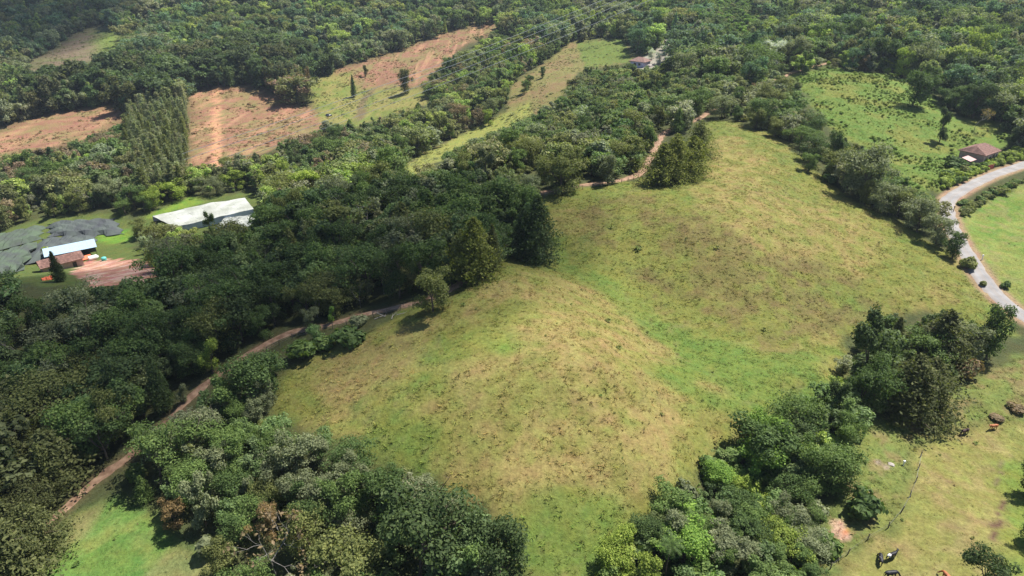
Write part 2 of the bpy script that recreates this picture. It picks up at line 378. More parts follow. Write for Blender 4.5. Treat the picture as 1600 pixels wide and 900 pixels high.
M['white'] = plain('white_plastic', (0.80, 0.80, 0.78), .4, .06, 2)
M['teal'] = plain('teal_plastic', (0.12, 0.50, 0.45), .4, .1, 2)
M['bluep'] = plain('blue_plastic', (0.07, 0.14, 0.55), .4, .1, 2)
M['redgate'] = plain('red_gate_paint', (0.36, 0.06, 0.05), .6, .2, 2)
M['net'] = plain('shade_net', (0.075, 0.08, 0.092), .85, .3, .18, .2, col2=(0.085, 0.105, 0.09))
M['net_green'] = plain('green_shade_net', (0.085, 0.095, 0.09), .85, .3, .18, .2, col2=(0.08, 0.115, 0.07))
M['plastic'] = plain('greenhouse_plastic', (0.36, 0.375, 0.31), .6, .2, .16, .15, col2=(0.47, 0.48, 0.44))
M['plastic_blue'] = plain('greenhouse_side', (0.45, 0.50, 0.60), .35, .1, .5)
M['wood'] = plain('weathered_wood', (0.16, 0.125, 0.10), .9, .3, 6)
M['wire'] = plain('cable_metal', (0.34, 0.36, 0.37), .5, .1, 4, metal=.5)
M['car'] = plain('car_paint', (0.03, 0.04, 0.075), .25, .1, 2, spec=.5)
M['glass'] = plain('car_glass', (0.02, 0.025, 0.03), .08, .1, 2, spec=.6)
M['tyre'] = plain('rubber', (0.02, 0.02, 0.02), .9, .1, 2)
M['rock'] = plain('pale_rock', (0.38, 0.34, 0.31), .9, .25, 1.5, .5)
M['soil'] = plain('bare_red_soil', (0.36, 0.19, 0.13), .95, .4, 1.2, .6, col2=(0.52, 0.37, 0.29))
_nt = M['asphalt'].node_tree; _b = [x for x in _nt.nodes if x.type == 'BSDF_PRINCIPLED'][0]; _r = [x for x in _nt.nodes if x.type == 'VALTORGB'][0]
_a = N(_nt, 'ShaderNodeAttribute'); _a.attribute_name = 'var'; _m = N(_nt, 'ShaderNodeMix', data_type='RGBA'); _m.inputs[7].default_value = (.27, .205, .15, 1)
_w = N(_nt, 'ShaderNodeMapRange'); _w.inputs[1].default_value = .1; _w.inputs[2].default_value = 1; _w.inputs[3].default_value = 0; _w.inputs[4].default_value = .38
_nt.links.new(_a.outputs['Fac'], _w.inputs[0]); _nt.links.new(_w.outputs[0], _m.inputs[0]); _nt.links.new(_r.outputs[0], _m.inputs[6]); _nt.links.new(_m.outputs[2], _b.inputs['Base Color'])
M['cow_black'] = plain('black_hide', (0.012, 0.012, 0.016), .55, .3, 3)
M['cow_bw'] = plain('black_and_white_hide', (0.012, 0.012, 0.016), .55, .3, 3)
M['cow_orange'] = plain('orange_brown_hide', (0.34, 0.12, 0.045), .6, .2, 3)
M['cow_brown'] = plain('dark_brown_hide', (0.05, 0.022, 0.02), .6, .3, 3)
M['horn'] = plain('horn', (0.35, 0.31, 0.26), .5, .2, 8)
def patchy(m, lo, hi, scale, white=(.72, .70, .67)):
    rp = [x for x in m.node_tree.nodes if x.type == 'VALTORGB'][0]; nz = [x for x in m.node_tree.nodes if x.type == 'TEX_NOISE'][0]
    nz.inputs['Scale'].default_value = scale; nz.inputs['Detail'].default_value = 1
    rp.color_ramp.interpolation = 'CONSTANT'; rp.color_ramp.elements[0].position = 0; rp.color_ramp.elements[1].position = lo
    rp.color_ramp.elements[1].color = (*white, 1)
patchy(M['cow_bw'], .55, .6, 1.1)

# ------------------------------------------------------------------ mesh helpers
class MB:
    def __init__(s): s.v = []; s.f = []; s.m = []; s.a = []
    def add(s, verts, faces, mi=0, var=.5):
        o = len(s.v); s.v.extend([tuple(p) for p in verts])
        for f in faces: s.f.append(tuple(i + o for i in f)); s.m.append(mi); s.a.append(var)
    def box(s, c, d, rz=0.0, mi=0, taper=1.0):
        cx, cy, cz = c; w, l, h = d[0] / 2, d[1] / 2, d[2] / 2
        cs, sn = math.cos(rz), math.sin(rz); vs_ = []
        for z, t in ((-h, 1.0), (h, taper)):
            for x, y in ((-w, -l), (w, -l), (w, l), (-w, l)):
                x *= t; y *= t
                vs_.append((cx + x * cs - y * sn, cy + x * sn + y * cs, cz + z))
        s.add(vs_, [(0, 3, 2, 1), (4, 5, 6, 7), (0, 1, 5, 4), (1, 2, 6, 5), (2, 3, 7, 6), (3, 0, 4, 7)], mi)
    def tube(s, pts, radii, k=6, mi=0, cap=True):
        pts = [Vector(p) for p in pts]; rings = []
        for i, p in enumerate(pts):
            t = (pts[min(i + 1, len(pts) - 1)] - pts[max(i - 1, 0)])
            if t.length < 1e-6: t = Vector((0, 0, 1))
            t.normalize(); a = t.cross(Vector((0.13, 0.97, 0.2)))
            if a.length < .05: a = t.cross(Vector((1, 0, 0)))
            a.normalize(); b = t.cross(a)
            rings.append([p + (a * math.cos(2 * math.pi * j / k) + b * math.sin(2 * math.pi * j / k)) * radii[i] for j in range(k)])
        vs_ = [q for r in rings for q in r]; fs = []
        for i in range(len(rings) - 1):
            for j in range(k):
                fs.append((i * k + j, i * k + (j + 1) % k, (i + 1) * k + (j + 1) % k, (i + 1) * k + j))
        if cap: fs.append(tuple(range(k))[::-1]); fs.append(tuple((len(rings) - 1) * k + j for j in range(k)))
        s.add(vs_, fs, mi)
    def mesh(s, name, mats, smooth=False):
        me = bpy.data.meshes.new(name); me.from_pydata(s.v, [], s.f)
        for m_ in mats: me.materials.append(m_)
        me.polygons.foreach_set('material_index', s.m)
        if smooth: me.polygons.foreach_set('use_smooth', [True] * len(s.f))
        at = me.attributes.new('var', 'FLOAT', 'FACE'); at.data.foreach_set('value', np.array(s.a, np.float32))
        me.update(); return me
    def build(s, name, mat, parent=None, smooth=False):
        o = bpy.data.objects.new(name, s.mesh(name, [mat], smooth)); COL.objects.link(o)
        if parent is not None: o.parent = parent
        return o
def tag(o, label, cat, group=None, kind=None):
    if label: o['label'] = label
    if cat: o['category'] = cat
    if group: o['group'] = group
    if kind: o['kind'] = kind
    return o
def empty(name, loc, rz=0.0, sc=1.0):
    o = bpy.data.objects.new(name, None); COL.objects.link(o)
    o.location = loc; o.rotation_euler = (0, 0, rz); o.scale = (sc, sc, sc) if not hasattr(sc, '__len__') else sc
    o.empty_display_size = .3
    return o

# ------------------------------------------------------------------ ground, road, track
def build_ground():
    me = bpy.data.meshes.new('ground')
    idx = np.arange(NX * NY).reshape(NX, NY)
    q = np.stack([idx[:-1, :-1], idx[1:, :-1], idx[1:, 1:], idx[:-1, 1:]], -1).reshape(-1, 4)
    me.vertices.add(NX * NY); me.vertices.foreach_set('co', np.stack([MX, MY, ZG], -1).astype(np.float32).ravel())
    me.loops.add(q.size); me.loops.foreach_set('vertex_index', q.ravel().astype(np.int32))
    me.polygons.add(len(q)); me.polygons.foreach_set('loop_start', np.arange(0, q.size, 4, dtype=np.int32))
    me.polygons.foreach_set('use_smooth', np.ones(len(q), bool))
    me.update(calc_edges=True)
    at = me.attributes.new('Col', 'FLOAT_COLOR', 'POINT')
    at.data.foreach_set('color', np.concatenate([COLG, np.ones((NX, NY, 1))], -1).astype(np.float32).ravel())
    me.materials.append(M['ground'])
    o = bpy.data.objects.new('ground', me); COL.objects.link(o); o['kind'] = 'structure'
    return o
build_ground()

def strip(name, line, hw, mat, lift, nrow=6, rag=0.0, seed=0):
    rr = np.random.default_rng(seed); mb = MB(); vs_ = []; fs = []
    t = np.gradient(line[:, :2], axis=0); t /= np.linalg.norm(t, axis=1)[:, None] + 1e-9
    nrm = np.stack([-t[:, 1], t[:, 0]], -1); L = len(line)
    rl = hw + (fbm(np.arange(L) / 3.0, np.zeros(L), seed) - .5) * 2 * rag
    rr_ = hw + (fbm(np.arange(L) / 3.0, np.ones(L) * 9, seed + 5) - .5) * 2 * rag
    for i in range(L):
        for k in range(nrow + 1):
            s = -1 + 2 * k / nrow
            w = rl[i] if s < 0 else rr_[i]
            x, y = line[i, :2] + nrm[i] * s * w
            z = max(line[i, 2] + lift + .03 * (1 - s * s), float(gz(x, y)) + lift * .6) if abs(s) < .99 else float(gz(x, y)) - .05
            vs_.append((x, y, z))
    for i in range(L - 1):
        for k in range(nrow):
            a = i * (nrow + 1) + k; fs.append((a, a + 1, a + nrow + 2, a + nrow + 1))
    mb.add(vs_, fs); mb.a = [[1., .5, .12, .5, .62, .12, .5, 1.][min(7, (q % nrow) * 8 // nrow)] for q in range(len(fs))]
    # make all faces look up
    o = mb.build(name, mat, smooth=True)
    bm = bmesh.new(); bm.from_mesh(o.data)
    for f in bm.faces:
        if f.normal.z < 0: f.normal_flip()
    bm.to_mesh(o.data); bm.free()
    o['kind'] = 'structure'
    return o
strip('road', road_c, 2.2, M['asphalt'], .07, 8, .35, 3)
strip('dirt_track', track_c, .85, M['dirt'], .06, 6, .6, 5)
strip('dirt_track', track2_c, 1.25, M['dirt'], .06, 6, .6, 7)

# ------------------------------------------------------------------ plants: meshes
def leaves(mb, pos, nrm, size, rng, mi=0, aspect=.62, sag=.0):
    n_ = len(pos)
    nrm = nrm / (np.linalg.norm(nrm, axis=1)[:, None] + 1e-9)
    r = rng.normal(size=(n_, 3)); t = np.cross(nrm, r); t /= np.linalg.norm(t, axis=1)[:, None] + 1e-9
    b = np.cross(nrm, t); s = (size * rng.uniform(.6, 1.35, n_))[:, None]
    A_, B_ = t * s, b * s * aspect
    fold = nrm * s * rng.uniform(-.25, .1, n_)[:, None]
    Q_ = np.stack([pos - A_ + fold, pos - B_, pos + A_ + fold, pos + B_], 1).reshape(-1, 3)
    o = len(mb.v); mb.v.extend(map(tuple, Q_.tolist()))
    base = np.arange(n_) * 4 + o
    mb.f.extend([(i, i + 1, i + 2, i + 3) for i in base.tolist()]); mb.m.extend([mi] * n_)
    mb.a.extend(rng.uniform(0, 1, n_).tolist())
def shell(rng, n_, c, r, up=-.35, inner=.72):
    d = rng.normal(size=(int(n_ * 1.7) + 4, 3)); d /= np.linalg.norm(d, axis=1)[:, None]
    d = d[(d[:, 2] > up) | (rng.random(len(d)) < .25)][:int(n_)]
    fr = rng.uniform(inner, 1.06, len(d))[:, None]
    return np.array(c) + d * np.array(r) * fr, d / np.array(r)
def broadleaf(seed, n_leaf=4600, size=.21, wide=.9, limbs=4, sub=4, flat=.75, snags=0, low=5):
    """a tree ten metres tall before scaling: trunk, limbs, and on each limb a few uneven leafy lobes"""
    rng = np.random.default_rng(seed); tr = MB(); cr = MB(); h = 10.0; R = h * wide * .5
    lean = rng.normal(0, .5, 2); fork = np.array([lean[0] * .5, lean[1] * .5, h * rng.uniform(.26, .42)])
    tr.tube([(0, 0, -1.2), (lean[0] * .2, lean[1] * .2, fork[2] * .5), fork], [.26, .2, .16])
    lobes = []; a0 = rng.random() * 6.28
    for k in range(limbs):
        a = a0 + 2 * math.pi * k / limbs + rng.normal(0, .35); rad = R * rng.uniform(.28, .72) * (0.15 if k == 0 else 1)
        tip = np.array([math.cos(a) * rad + lean[0], math.sin(a) * rad + lean[1], h * (rng.uniform(.80, .90) if k == 0 else rng.uniform(.52, .86))])
        mid = fork * .45 + tip * .55 + rng.normal(0, .3, 3)
        tr.tube([fork * .95, mid, tip], [.12, .08, .035], 5, cap=False)
        for q in range(sub):
            off = rng.normal(0, 1, 3) * np.array([R * .27, R * .27, h * .075]) * (0 if q == 0 else 1)
            r = R * rng.uniform(.17, .36) * np.array([1, rng.uniform(.75, 1.2), flat * rng.uniform(.7, 1.25)])
            lobes.append((tip + off, r)); tr.tube([mid, tip + off], [.045, .02], 4, cap=False)
    for k in range(low):
        a = rng.random() * 6.28; zz = rng.uniform(.14, .5); rad = R * rng.uniform(.25, .62)
        tip = np.array([math.cos(a) * rad + lean[0] * .4, math.sin(a) * rad + lean[1] * .4, h * zz])
        lobes.append((tip, R * rng.uniform(.26, .42) * np.array([1, 1, .95]))); tr.tube([(0, 0, h * zz * .6), tip], [.06, .02], 4, cap=False)
    wts = np.array([l[1][0] * l[1][1] for l in lobes]) * rng.uniform(.55, 1.2, len(lobes)); wts /= wts.sum()
    for (c, r), w in zip(lobes, wts):
        p, d = shell(rng, n_leaf * w, c, r, -.25, .55)
        ph = rng.uniform(0, 6.28, 3); bump = 1 + .16 * np.sin(d[:, 0] * r[0] * 6 + ph[0]) * np.sin(d[:, 1] * r[1] * 6 + ph[1])
        p = c + (p - c) * bump[:, None] + rng.normal(0, .10, p.shape)
        leaves(cr, p, d * r.mean() + rng.normal(0, .6, p.shape) + np.array([0, 0, .6]), size, rng)
    k = int(n_leaf * .10); l = rng.integers(0, len(lobes), k)
    d = rng.normal(size=(k, 3)); d /= np.linalg.norm(d, axis=1)[:, None]
    p = np.array([lobes[i][0] + d[j] * lobes[i][1] * rng.uniform(1.0, 1.45) for j, i in enumerate(l)])
    leaves(cr, p, rng.normal(size=p.shape) + [0, 0, .6], size * .8, rng)
    for _ in range(snags):
        c, r = lobes[rng.integers(len(lobes))]; d = rng.normal(0, .6, 3) + [0, 0, .8]; q = c + d * (r.mean() + 1.0)
        tr.tube([c, (c + q) / 2 + rng.normal(0, .12, 3), q], [.06, .045, .015], 4, cap=False)
        for _ in range(3): t = rng.uniform(.4, .9); b = c + (q - c) * t; tr.tube([b, b + rng.normal(0, .45, 3) + [0, 0, .25]], [.025, .008], 3, cap=False)
    return tr, cr
def cypress(seed, n_leaf=4200, size=.26, wide=.5, ragged=.25, base=.06, nb=150):
    rng = np.random.default_rng(seed); tr = MB(); cr = MB(); h = 10.0; R = h * wide * .5
    tr.tube([(0, 0, -1.2), (0.05, 0, h * .5), (0, .05, h * .97)], [.22, .13, .02])
    per = n_leaf / nb
    for k in range(nb):
        f = (k + rng.random()) / nb; z0 = h * (base + (1 - base) * f * .97); a = k * 2.399 + rng.normal(0, .25)
        prof = (1 - f) ** .75 * (.55 + .45 * min(1, f / .22)) + .03
        L_ = R * prof * rng.uniform(1 - ragged, 1 + ragged)
        dr = np.array([math.cos(a), math.sin(a), 0]); m_ = max(6, int(per * (.35 + 1.1 * prof)))
        t = rng.uniform(.25, 1.05, m_)[:, None]
        p = np.array([0, 0, z0]) + dr * L_ * t + np.array([0, 0, 1]) * (L_ * (.22 * t - .38 * t * t)) + rng.normal(0, .13 + .07 * L_, (m_, 3)) * np.array([1, 1, .8])
        leaves(cr, p, dr * .7 + np.array([0, 0, .55]) + rng.normal(0, .5, (m_, 3)), size, rng, aspect=.5)
        if k % 4 == 0: tr.tube([(0, 0, z0), tuple(np.array([0, 0, z0]) + dr * L_ * .8)], [.04, .015], 4, cap=False)
    return tr, cr
def pine(seed, n_leaf=900, size=.3, wide=.28):
    rng = np.random.default_rng(seed); tr = MB(); cr = MB(); h = 10.0; R = h * wide * .5
    tr.tube([(0, 0, -1.2), (.06, 0, h * .5), (0, .05, h * .98)], [.12, .09, .02], 5)
    for k in range(46):
        f = .22 + .78 * (k + rng.random()) / 46; z0 = h * f; a = k * 2.399
        L_ = R * (1.05 - f) ** .7 * rng.uniform(.7, 1.3); dr = np.array([math.cos(a), math.sin(a), .25])
        m_ = n_leaf // 46; t = rng.uniform(.2, 1.05, m_)[:, None]
        p = np.array([0, 0, z0]) + dr * L_ * t + rng.normal(0, .16, (m_, 3))
        leaves(cr, p, dr + rng.normal(0, .7, (m_, 3)), size, rng, aspect=.3)
        tr.tube([(0, 0, z0), tuple(np.array([0, 0, z0]) + dr * L_ * .9)], [.03, .01], 3, cap=False)
    return tr, cr
def bare(seed, n_leaf=260, size=.26):
    rng = np.random.default_rng(seed); tr = MB(); cr = MB(); tips = []
    def grow(p, d, L_, r, lev):
        q = p + d * L_; m_ = (p + q) / 2 + rng.normal(0, .07 * L_, 3)
        tr.tube([p, m_, q], [r, r * .8, r * .6], 5 if lev < 2 else 4, cap=False)
        if lev >= 4: tips.append(q); return
        for _ in range(2 + (rng.random() < .6) + (lev == 1)):
            nd = d + rng.normal(0, .55, 3) + np.array([0, 0, .12]); nd /= np.linalg.norm(nd)
            grow(q, nd, L_ * rng.uniform(.6, .85), r * .6, lev + 1)
    grow(np.array([0, 0, -1.0]), np.array([.04, 0, 1.0]), 4.2, .14, 0)
    tips = np.array(tips); k = rng.integers(0, len(tips), n_leaf)
    p = tips[k] + rng.normal(0, .35, (n_leaf, 3)); leaves(cr, p, rng.normal(size=p.shape) + [0, 0, .5], size, rng)
    sc = 10.0 / max(v[2] for v in tr.v)
    for mb in (tr, cr): mb.v = [(x * sc, y * sc, z * sc) for x, y, z in mb.v]
    return tr, cr
def shrub(seed, n_leaf=900, size=.2, nl=6):
    """about two metres tall and two and a half across before scaling"""
    rng = np.random.default_rng(seed); tr = MB(); cr = MB()
    for k in range(nl):
        a = rng.random() * 6.283; rad = rng.uniform(0, .75) if k else 0
        c = np.array([math.cos(a) * rad, math.sin(a) * rad, rng.uniform(.6, 1.25)]); r = np.array([.62, .62, .55]) * rng.uniform(.7, 1.15)
        p, d = shell(rng, n_leaf / nl, c, r, -.6); p = p + rng.normal(0, .07, p.shape)
        leaves(cr, p, d + rng.normal(0, .6, p.shape) + [0, 0, .3], size, rng)
        tr.tube([(0, 0, -.5), tuple(c * .55), tuple(c)], [.07, .045, .02], 4, cap=False)
    return tr, cr
def palm(seed):
    rng = np.random.default_rng(seed); tr = MB(); cr = MB()
    tr.tube([(0, 0, -1), (.35, 0, 3), (.2, .1, 6), (0, 0, 9.2)], [.16, .12, .1, .09], 6)
    for k in range(26):
        a = k * 2.399; el = 1.15 - 1.5 * (k / 26); L_ = 2.5; pts = []
        for i in range(8):
            t = i / 7; ang = el - 1.1 * t * t
            pts.append((pts[-1] if pts else np.array([0, 0, 9.2])) + (0 if i == 0 else L_ / 7) * np.array([math.cos(a) * math.cos(ang), math.sin(a) * math.cos(ang), math.sin(ang)]))
        side = np.array([-math.sin(a), math.cos(a), 0])
        for i in range(7):
            w = .55 * math.sin(math.pi * (i + .6) / 8) ** .6
            for s in (-1, 1):
                for e in range(2):
                    p0 = pts[i] + (pts[i + 1] - pts[i]) * e * .5; p1 = pts[i] + (pts[i + 1] - pts[i]) * (e * .5 + .3)
                    q = p0 + side * s * w + (pts[i + 1] - pts[i]) * .8 + np.array([0, 0, -.22 * w])
                    cr.add([p0, p1, q], [(0, 1, 2)], 0, rng.random())
    return tr, cr
def fern(seed):
    rng = np.random.default_rng(seed); mb = MB()
    for k in range(11):
        a = k * 2.399 + rng.normal(0, .2); L_ = rng.uniform(.35, .6); side = np.array([-math.sin(a), math.cos(a), 0]) * .09
        d = np.array([math.cos(a), math.sin(a), 0]); p1 = d * L_ * .5 + [0, 0, .35]; p2 = d * L_ + [0, 0, .18]
        mb.add([(0, 0, 0), p1 + side, p2, p1 - side], [(0, 1, 2, 3)], 0, rng.random())
    return mb
def tussock(seed):
    rng = np.random.default_rng(seed); mb = MB()
    for k in range(13):
        a = rng.random() * 6.283; lean = rng.uniform(.25, .6); hh = rng.uniform(.08, .30); b0 = rng.normal(0, .09, 3) * [1, 1, 0]
        d = np.array([math.cos(a), math.sin(a), 0]); s = np.array([-math.sin(a), math.cos(a), 0]) * .045
        mb.add([b0 - s + [0, 0, -.05], b0 + s + [0, 0, -.05], b0 + d * lean + [0, 0, hh]], [(0, 1, 2)], 0, rng.random())
    return mb

NEAR = {}
def near(kind, lst, bark='bark'):
    NEAR[kind] = [(t.mesh('trunk', [M[bark]], True), c.mesh('crown', [M['leaf']])) for t, c in lst]
near('broadleaf', [broadleaf(11, wide=.9, limbs=5, flat=.95, low=6), broadleaf(12, wide=.78, limbs=4, flat=1.1, low=5), broadleaf(13, wide=1.15, limbs=6, flat=.75, snags=3, low=4), broadleaf(14, wide=.62, limbs=3, flat=1.3, low=5),
                   broadleaf(15, wide=1.0, limbs=6, sub=5, snags=2, low=9, n_leaf=6500, flat=.95), broadleaf(16, wide=.95, limbs=4, n_leaf=2600, snags=6, low=2), broadleaf(17, wide=1.25, limbs=6, sub=4, flat=.7, low=5), broadleaf(18, wide=.85, limbs=5, sub=6, flat=1., size=.18, n_leaf=6500, low=7), broadleaf(19, wide=1.05, limbs=4, sub=3, n_leaf=3800, size=.25, low=5)])
near('cypress', [cypress(21, 6500, .18), cypress(22, 7000, .18, wide=.62, ragged=.4), cypress(23, 7500, .19, wide=.8, ragged=.55, base=.04, nb=170), cypress(24, 5500, .17, wide=.42)])
near('pine', [pine(31, 1100, .24), pine(32, 1000, .24, .34)])
near('bare', [bare(41), bare(42), bare(43)], 'pale_bark')
near('shrub', [shrub(51), shrub(52, nl=8), shrub(53, nl=4, size=.26), shrub(54, nl=7, n_leaf=1300, size=.16)])
near('palm', [palm(61)])
# lighter versions for masses of plants
SRC = {}
def source(name, lst, mats):
    c = bpy.data.collections.new(name)
    for i, (t, cr) in enumerate(lst):
        mb = MB()
        if t: mb.v, mb.f, mb.m, mb.a = list(t.v), list(t.f), [0] * len(t.f), list(t.a)
        o_ = len(mb.v); mb.v += cr.v; mb.f += [tuple(k + o_ for k in f) for f in cr.f]; mb.m += [1] * len(cr.f); mb.a += cr.a
        o = bpy.data.objects.new('%s_%02d' % (name, i), mb.mesh(name, mats)); c.objects.link(o)
    SRC[name] = c
FAR_LIST = [broadleaf(111, n_leaf=1900, size=.36, limbs=5, flat=1., wide=.8, low=5), broadleaf(112, n_leaf=1700, size=.36, wide=.7, limbs=4, flat=1.2, low=4), broadleaf(113, n_leaf=2000, size=.36, wide=1.05, limbs=6, flat=.8, low=4), broadleaf(114, n_leaf=1500, size=.36, wide=.6, limbs=3, flat=1.3, low=4),
            broadleaf(115, n_leaf=2000, size=.32, wide=.9, limbs=5, sub=5, flat=1., low=6), cypress(121, n_leaf=1100, size=.42, nb=90), cypress(122, n_leaf=1200, size=.45, wide=.7, ragged=.45, nb=80), pine(131, n_leaf=700, size=.27), bare(141, n_leaf=160, size=.4)]
source('far_trees', FAR_LIST, [M['bark'], M['leaf_s']])
source('far_shrubs', [shrub(151, n_leaf=420, size=.28), shrub(152, n_leaf=380, size=.3, nl=4), shrub(153, n_leaf=480, size=.25, nl=8)], [M['bark'], M['leaf_s']])
source('tussocks', [(None, tussock(171 + i)) for i in range(5)], [M['bark'], M['grass_s']])
source('weed_plants', [(None, fern(181 + i)) for i in range(3)], [M['bark'], M['leaf_s']])

def scatter(name, src, pos, rot, sc, vi, tint, label, cat):
    """one mass of plants: points carrying turn, size, kind and tint, each showing a plant mesh"""
    me = bpy.data.meshes.new(name); n_ = len(pos)
    me.vertices.add(n_); me.vertices.foreach_set('co', np.asarray(pos, np.float32).ravel())
    for an, ty, key, data in (('rot', 'FLOAT_VECTOR', 'vector', rot), ('sc', 'FLOAT_VECTOR', 'vector', sc), ('vi', 'INT', 'value', vi), ('tint', 'FLOAT_COLOR', 'color', np.concatenate([tint, np.ones((n_, 1))], 1))):
        at = me.attributes.new(an, ty, 'POINT'); at.data.foreach_set(key, np.asarray(data, np.int32 if ty == 'INT' else np.float32).ravel())
    o = bpy.data.objects.new(name, me); COL.objects.link(o)
    ng = bpy.data.node_groups.new(name + '_planting', 'GeometryNodeTree')
    ng.interface.new_socket('Geometry', in_out='INPUT', socket_type='NodeSocketGeometry'); ng.interface.new_socket('Geometry', in_out='OUTPUT', socket_type='NodeSocketGeometry')
    gi = ng.nodes.new('NodeGroupInput'); go = ng.nodes.new('NodeGroupOutput')
    ip = ng.nodes.new('GeometryNodeInstanceOnPoints'); ci = ng.nodes.new('GeometryNodeCollectionInfo')
    ci.inputs['Collection'].default_value = SRC[src]; ci.inputs['Separate Children'].default_value = True; ci.inputs['Reset Children'].default_value = True
    def na(nm, ty):
        x = ng.nodes.new('GeometryNodeInputNamedAttribute'); x.data_type = ty; x.inputs['Name'].default_value = nm; return x.outputs['Attribute']
    ng.links.new(gi.outputs[0], ip.inputs['Points']); ng.links.new(ci.outputs[0], ip.inputs['Instance']); ip.inputs['Pick Instance'].default_value = True
    ng.links.new(na('vi', 'INT'), ip.inputs['Instance Index']); ng.links.new(na('rot', 'FLOAT_VECTOR'), ip.inputs['Rotation']); ng.links.new(na('sc', 'FLOAT_VECTOR'), ip.inputs['Scale'])
    ng.links.new(ip.outputs[0], go.inputs[0])
    md = o.modifiers.new('planting', 'NODES'); md.node_group = ng
    tag(o, label, cat, kind='stuff')
    return o

TONE_ = {'dark green': (.032, .048, .017), 'deep green': (.042, .066, .021), 'green': (.062, .092, .027), 'olive': (.080, .090, .030), 'grey-green': (.092, .104, .056),
        'bright green': (.088, .145, .028), 'yellow-green': (.118, .152, .030), 'brownish': (.105, .080, .045), 'silvery': (.52, .55, .53), 'bluish green': (.050, .085, .044), 'dark olive': (.048, .054, .020), 'pale olive': (.105, .118, .062), 'rusty': (.105, .075, .034), 'mossy': (.078, .088, .020)}
TONE = {k: tuple(c * 2.05 for c in v) if k != 'silvery' else v for k, v in TONE_.items()}

# ------------------------------------------------------------------ single plants set by hand: base pixel, height m, width factor
plants = []   # dicts: kind, variant, x, y, z, h (m), w (horizontal factor), tone, label, group, rz
def hand(kind, u, v, h, tone, label, w=1.0, vi=None, cat=None, name=None):
    g = ground(u, v)
    plants.append(dict(kind=kind, vi=random.randrange(len(NEAR[kind])) if vi is None else vi, x=g.x, y=g.y, z=g.z, h=h, w=w, tone=tone, label=label, rz=random.random() * 6.28, hand=True, cat=cat, name=name))
hand('cypress', 742, 440, 14, 'mossy', 'tall olive green conifer at the meadow corner left of the black-green conifer', 1.05, 2)
hand('cypress', 722, 436, 11, 'olive', 'shorter olive conifer joined to the tall olive conifer at the meadow corner', .95, 1)
hand('cypress', 770, 424, 10.5, 'dark olive', 'narrow dark conifer between the two big conifers at the meadow corner', .9, 3)
hand('cypress', 838, 408, 16, 'dark green', 'large black-green conifer standing where both meadow spurs meet the track', 1.1, 1)
hand('cypress', 818, 400, 12, 'dark green', 'dark conifer half hidden behind the large black-green conifer', 1.1, 0)
hand('cypress', 1032, 288, 12, 'mossy', 'leftmost olive conifer of the clump at the track bend above the meadow', 1.3, 2)
hand('cypress', 1052, 284, 14, 'mossy', 'middle conifer of the clump at the track bend above the meadow', 1.1, 2)
hand('cypress', 1078, 278, 12.5, 'mossy', 'rightmost conifer of the clump at the track bend above the meadow', 1.3, 2)
hand('cypress', 1090, 246, 12, 'olive', 'conifer rising behind the right end of the track bend clump', 1.2, 2)
hand('broadleaf', 677, 486, 8.5, 'olive', 'round yellowish tree overhanging the dirt track at the meadow edge', 1.0, 0)
hand('broadleaf', 333, 584, 7, 'yellow-green', 'yellow-green tree beside the dirt track in the shaded forest', .85, 3)
hand('broadleaf', 288, 632, 4, 'grey-green', 'small pale bush tree on the upper edge of the dirt track', .8, 3)
hand('broadleaf', 395, 630, 9, 'deep green', 'deep green round tree at the left tip of the meadow', 1.1, 4)
hand('broadleaf', 488, 514, 4.5, 'grey-green', 'small grey-green tree on the track verge, left of two round bushes', .9, 0)
hand('broadleaf', 519, 506, 3.6, 'bright green', 'slim bright green sapling beside the dirt track', .8, 3)
hand('shrub', 470, 560, 4, 'green', 'leftmost dense green bush along the fence under the dirt track', 1.3, 1)
hand('shrub', 505, 545, 3, 'green', 'low green bush between two larger ones below the dirt track', 1.3, 0)
hand('shrub', 542, 536, 4, 'deep green', 'deep green bush at the right end of the trackside bush row', 1.3, 1)
hand('shrub', 560, 510, 2.4, 'grey-green', 'pale grey-green bush between the dirt track and the meadow', 1.5, 3)
hand('broadleaf', 1345, 612, 15, 'dark green', 'tall black-green tree at the left end of the dark clump below the meadow', .75, 3)
hand('broadleaf', 1362, 640, 10, 'deep green', 'deep green tree in front of the tall black-green tree below the meadow', .8, 4)
hand('cypress', 1412, 652, 13, 'dark olive', 'widest dark conifer of the clump below the meadow', 1.25, 2)
hand('cypress', 1440, 640, 11, 'dark olive', 'drooping dark conifer right of the widest one in the clump below the meadow', 1.4, 2)
hand('cypress', 1460, 575, 13, 'dark olive', 'dark conifer at the back of the clump below the meadow', 1.4, 1)
hand('broadleaf', 1505, 566, 9, 'grey-green', 'light grey-green tree beside the dark conifer clump', .9, 0)
hand('broadleaf', 1540, 562, 12, 'deep green', 'deep green tree ending the dark clump on the road side', .75, 1)
hand('shrub', 1506, 592, 4.5, 'brownish', 'greyish brown bush at the foot of the dark conifer clump', 1.0, 1)
hand('broadleaf', 1350, 310, 15, 'grey-green', 'big round grey-green tree in the hedgerow above the road', .95, 4)
hand('broadleaf', 1263, 268, 6, 'green', 'lone round bush tree on the upper meadow beside the hedgerow', 1.0, 0)
hand('broadleaf', 1300, 252, 10, 'deep green', 'deep green tree uphill of the big round tree in the hedgerow', .9, 1)
hand('broadleaf', 1275, 222, 9, 'deep green', 'deep green hedgerow tree at the top corner of the upper meadow', 1.0, 2)
hand('broadleaf', 1402, 338, 8, 'olive', 'olive hedgerow tree just downhill of the big round tree', 1.1, 0)
hand('broadleaf', 1432, 362, 9, 'grey-green', 'grey-green hedgerow tree halfway down to the road', 1.1, 4)
hand('broadleaf', 1462, 382, 8, 'grey-green', 'grey-green hedgerow tree next to the road bend', 1.1, 0)
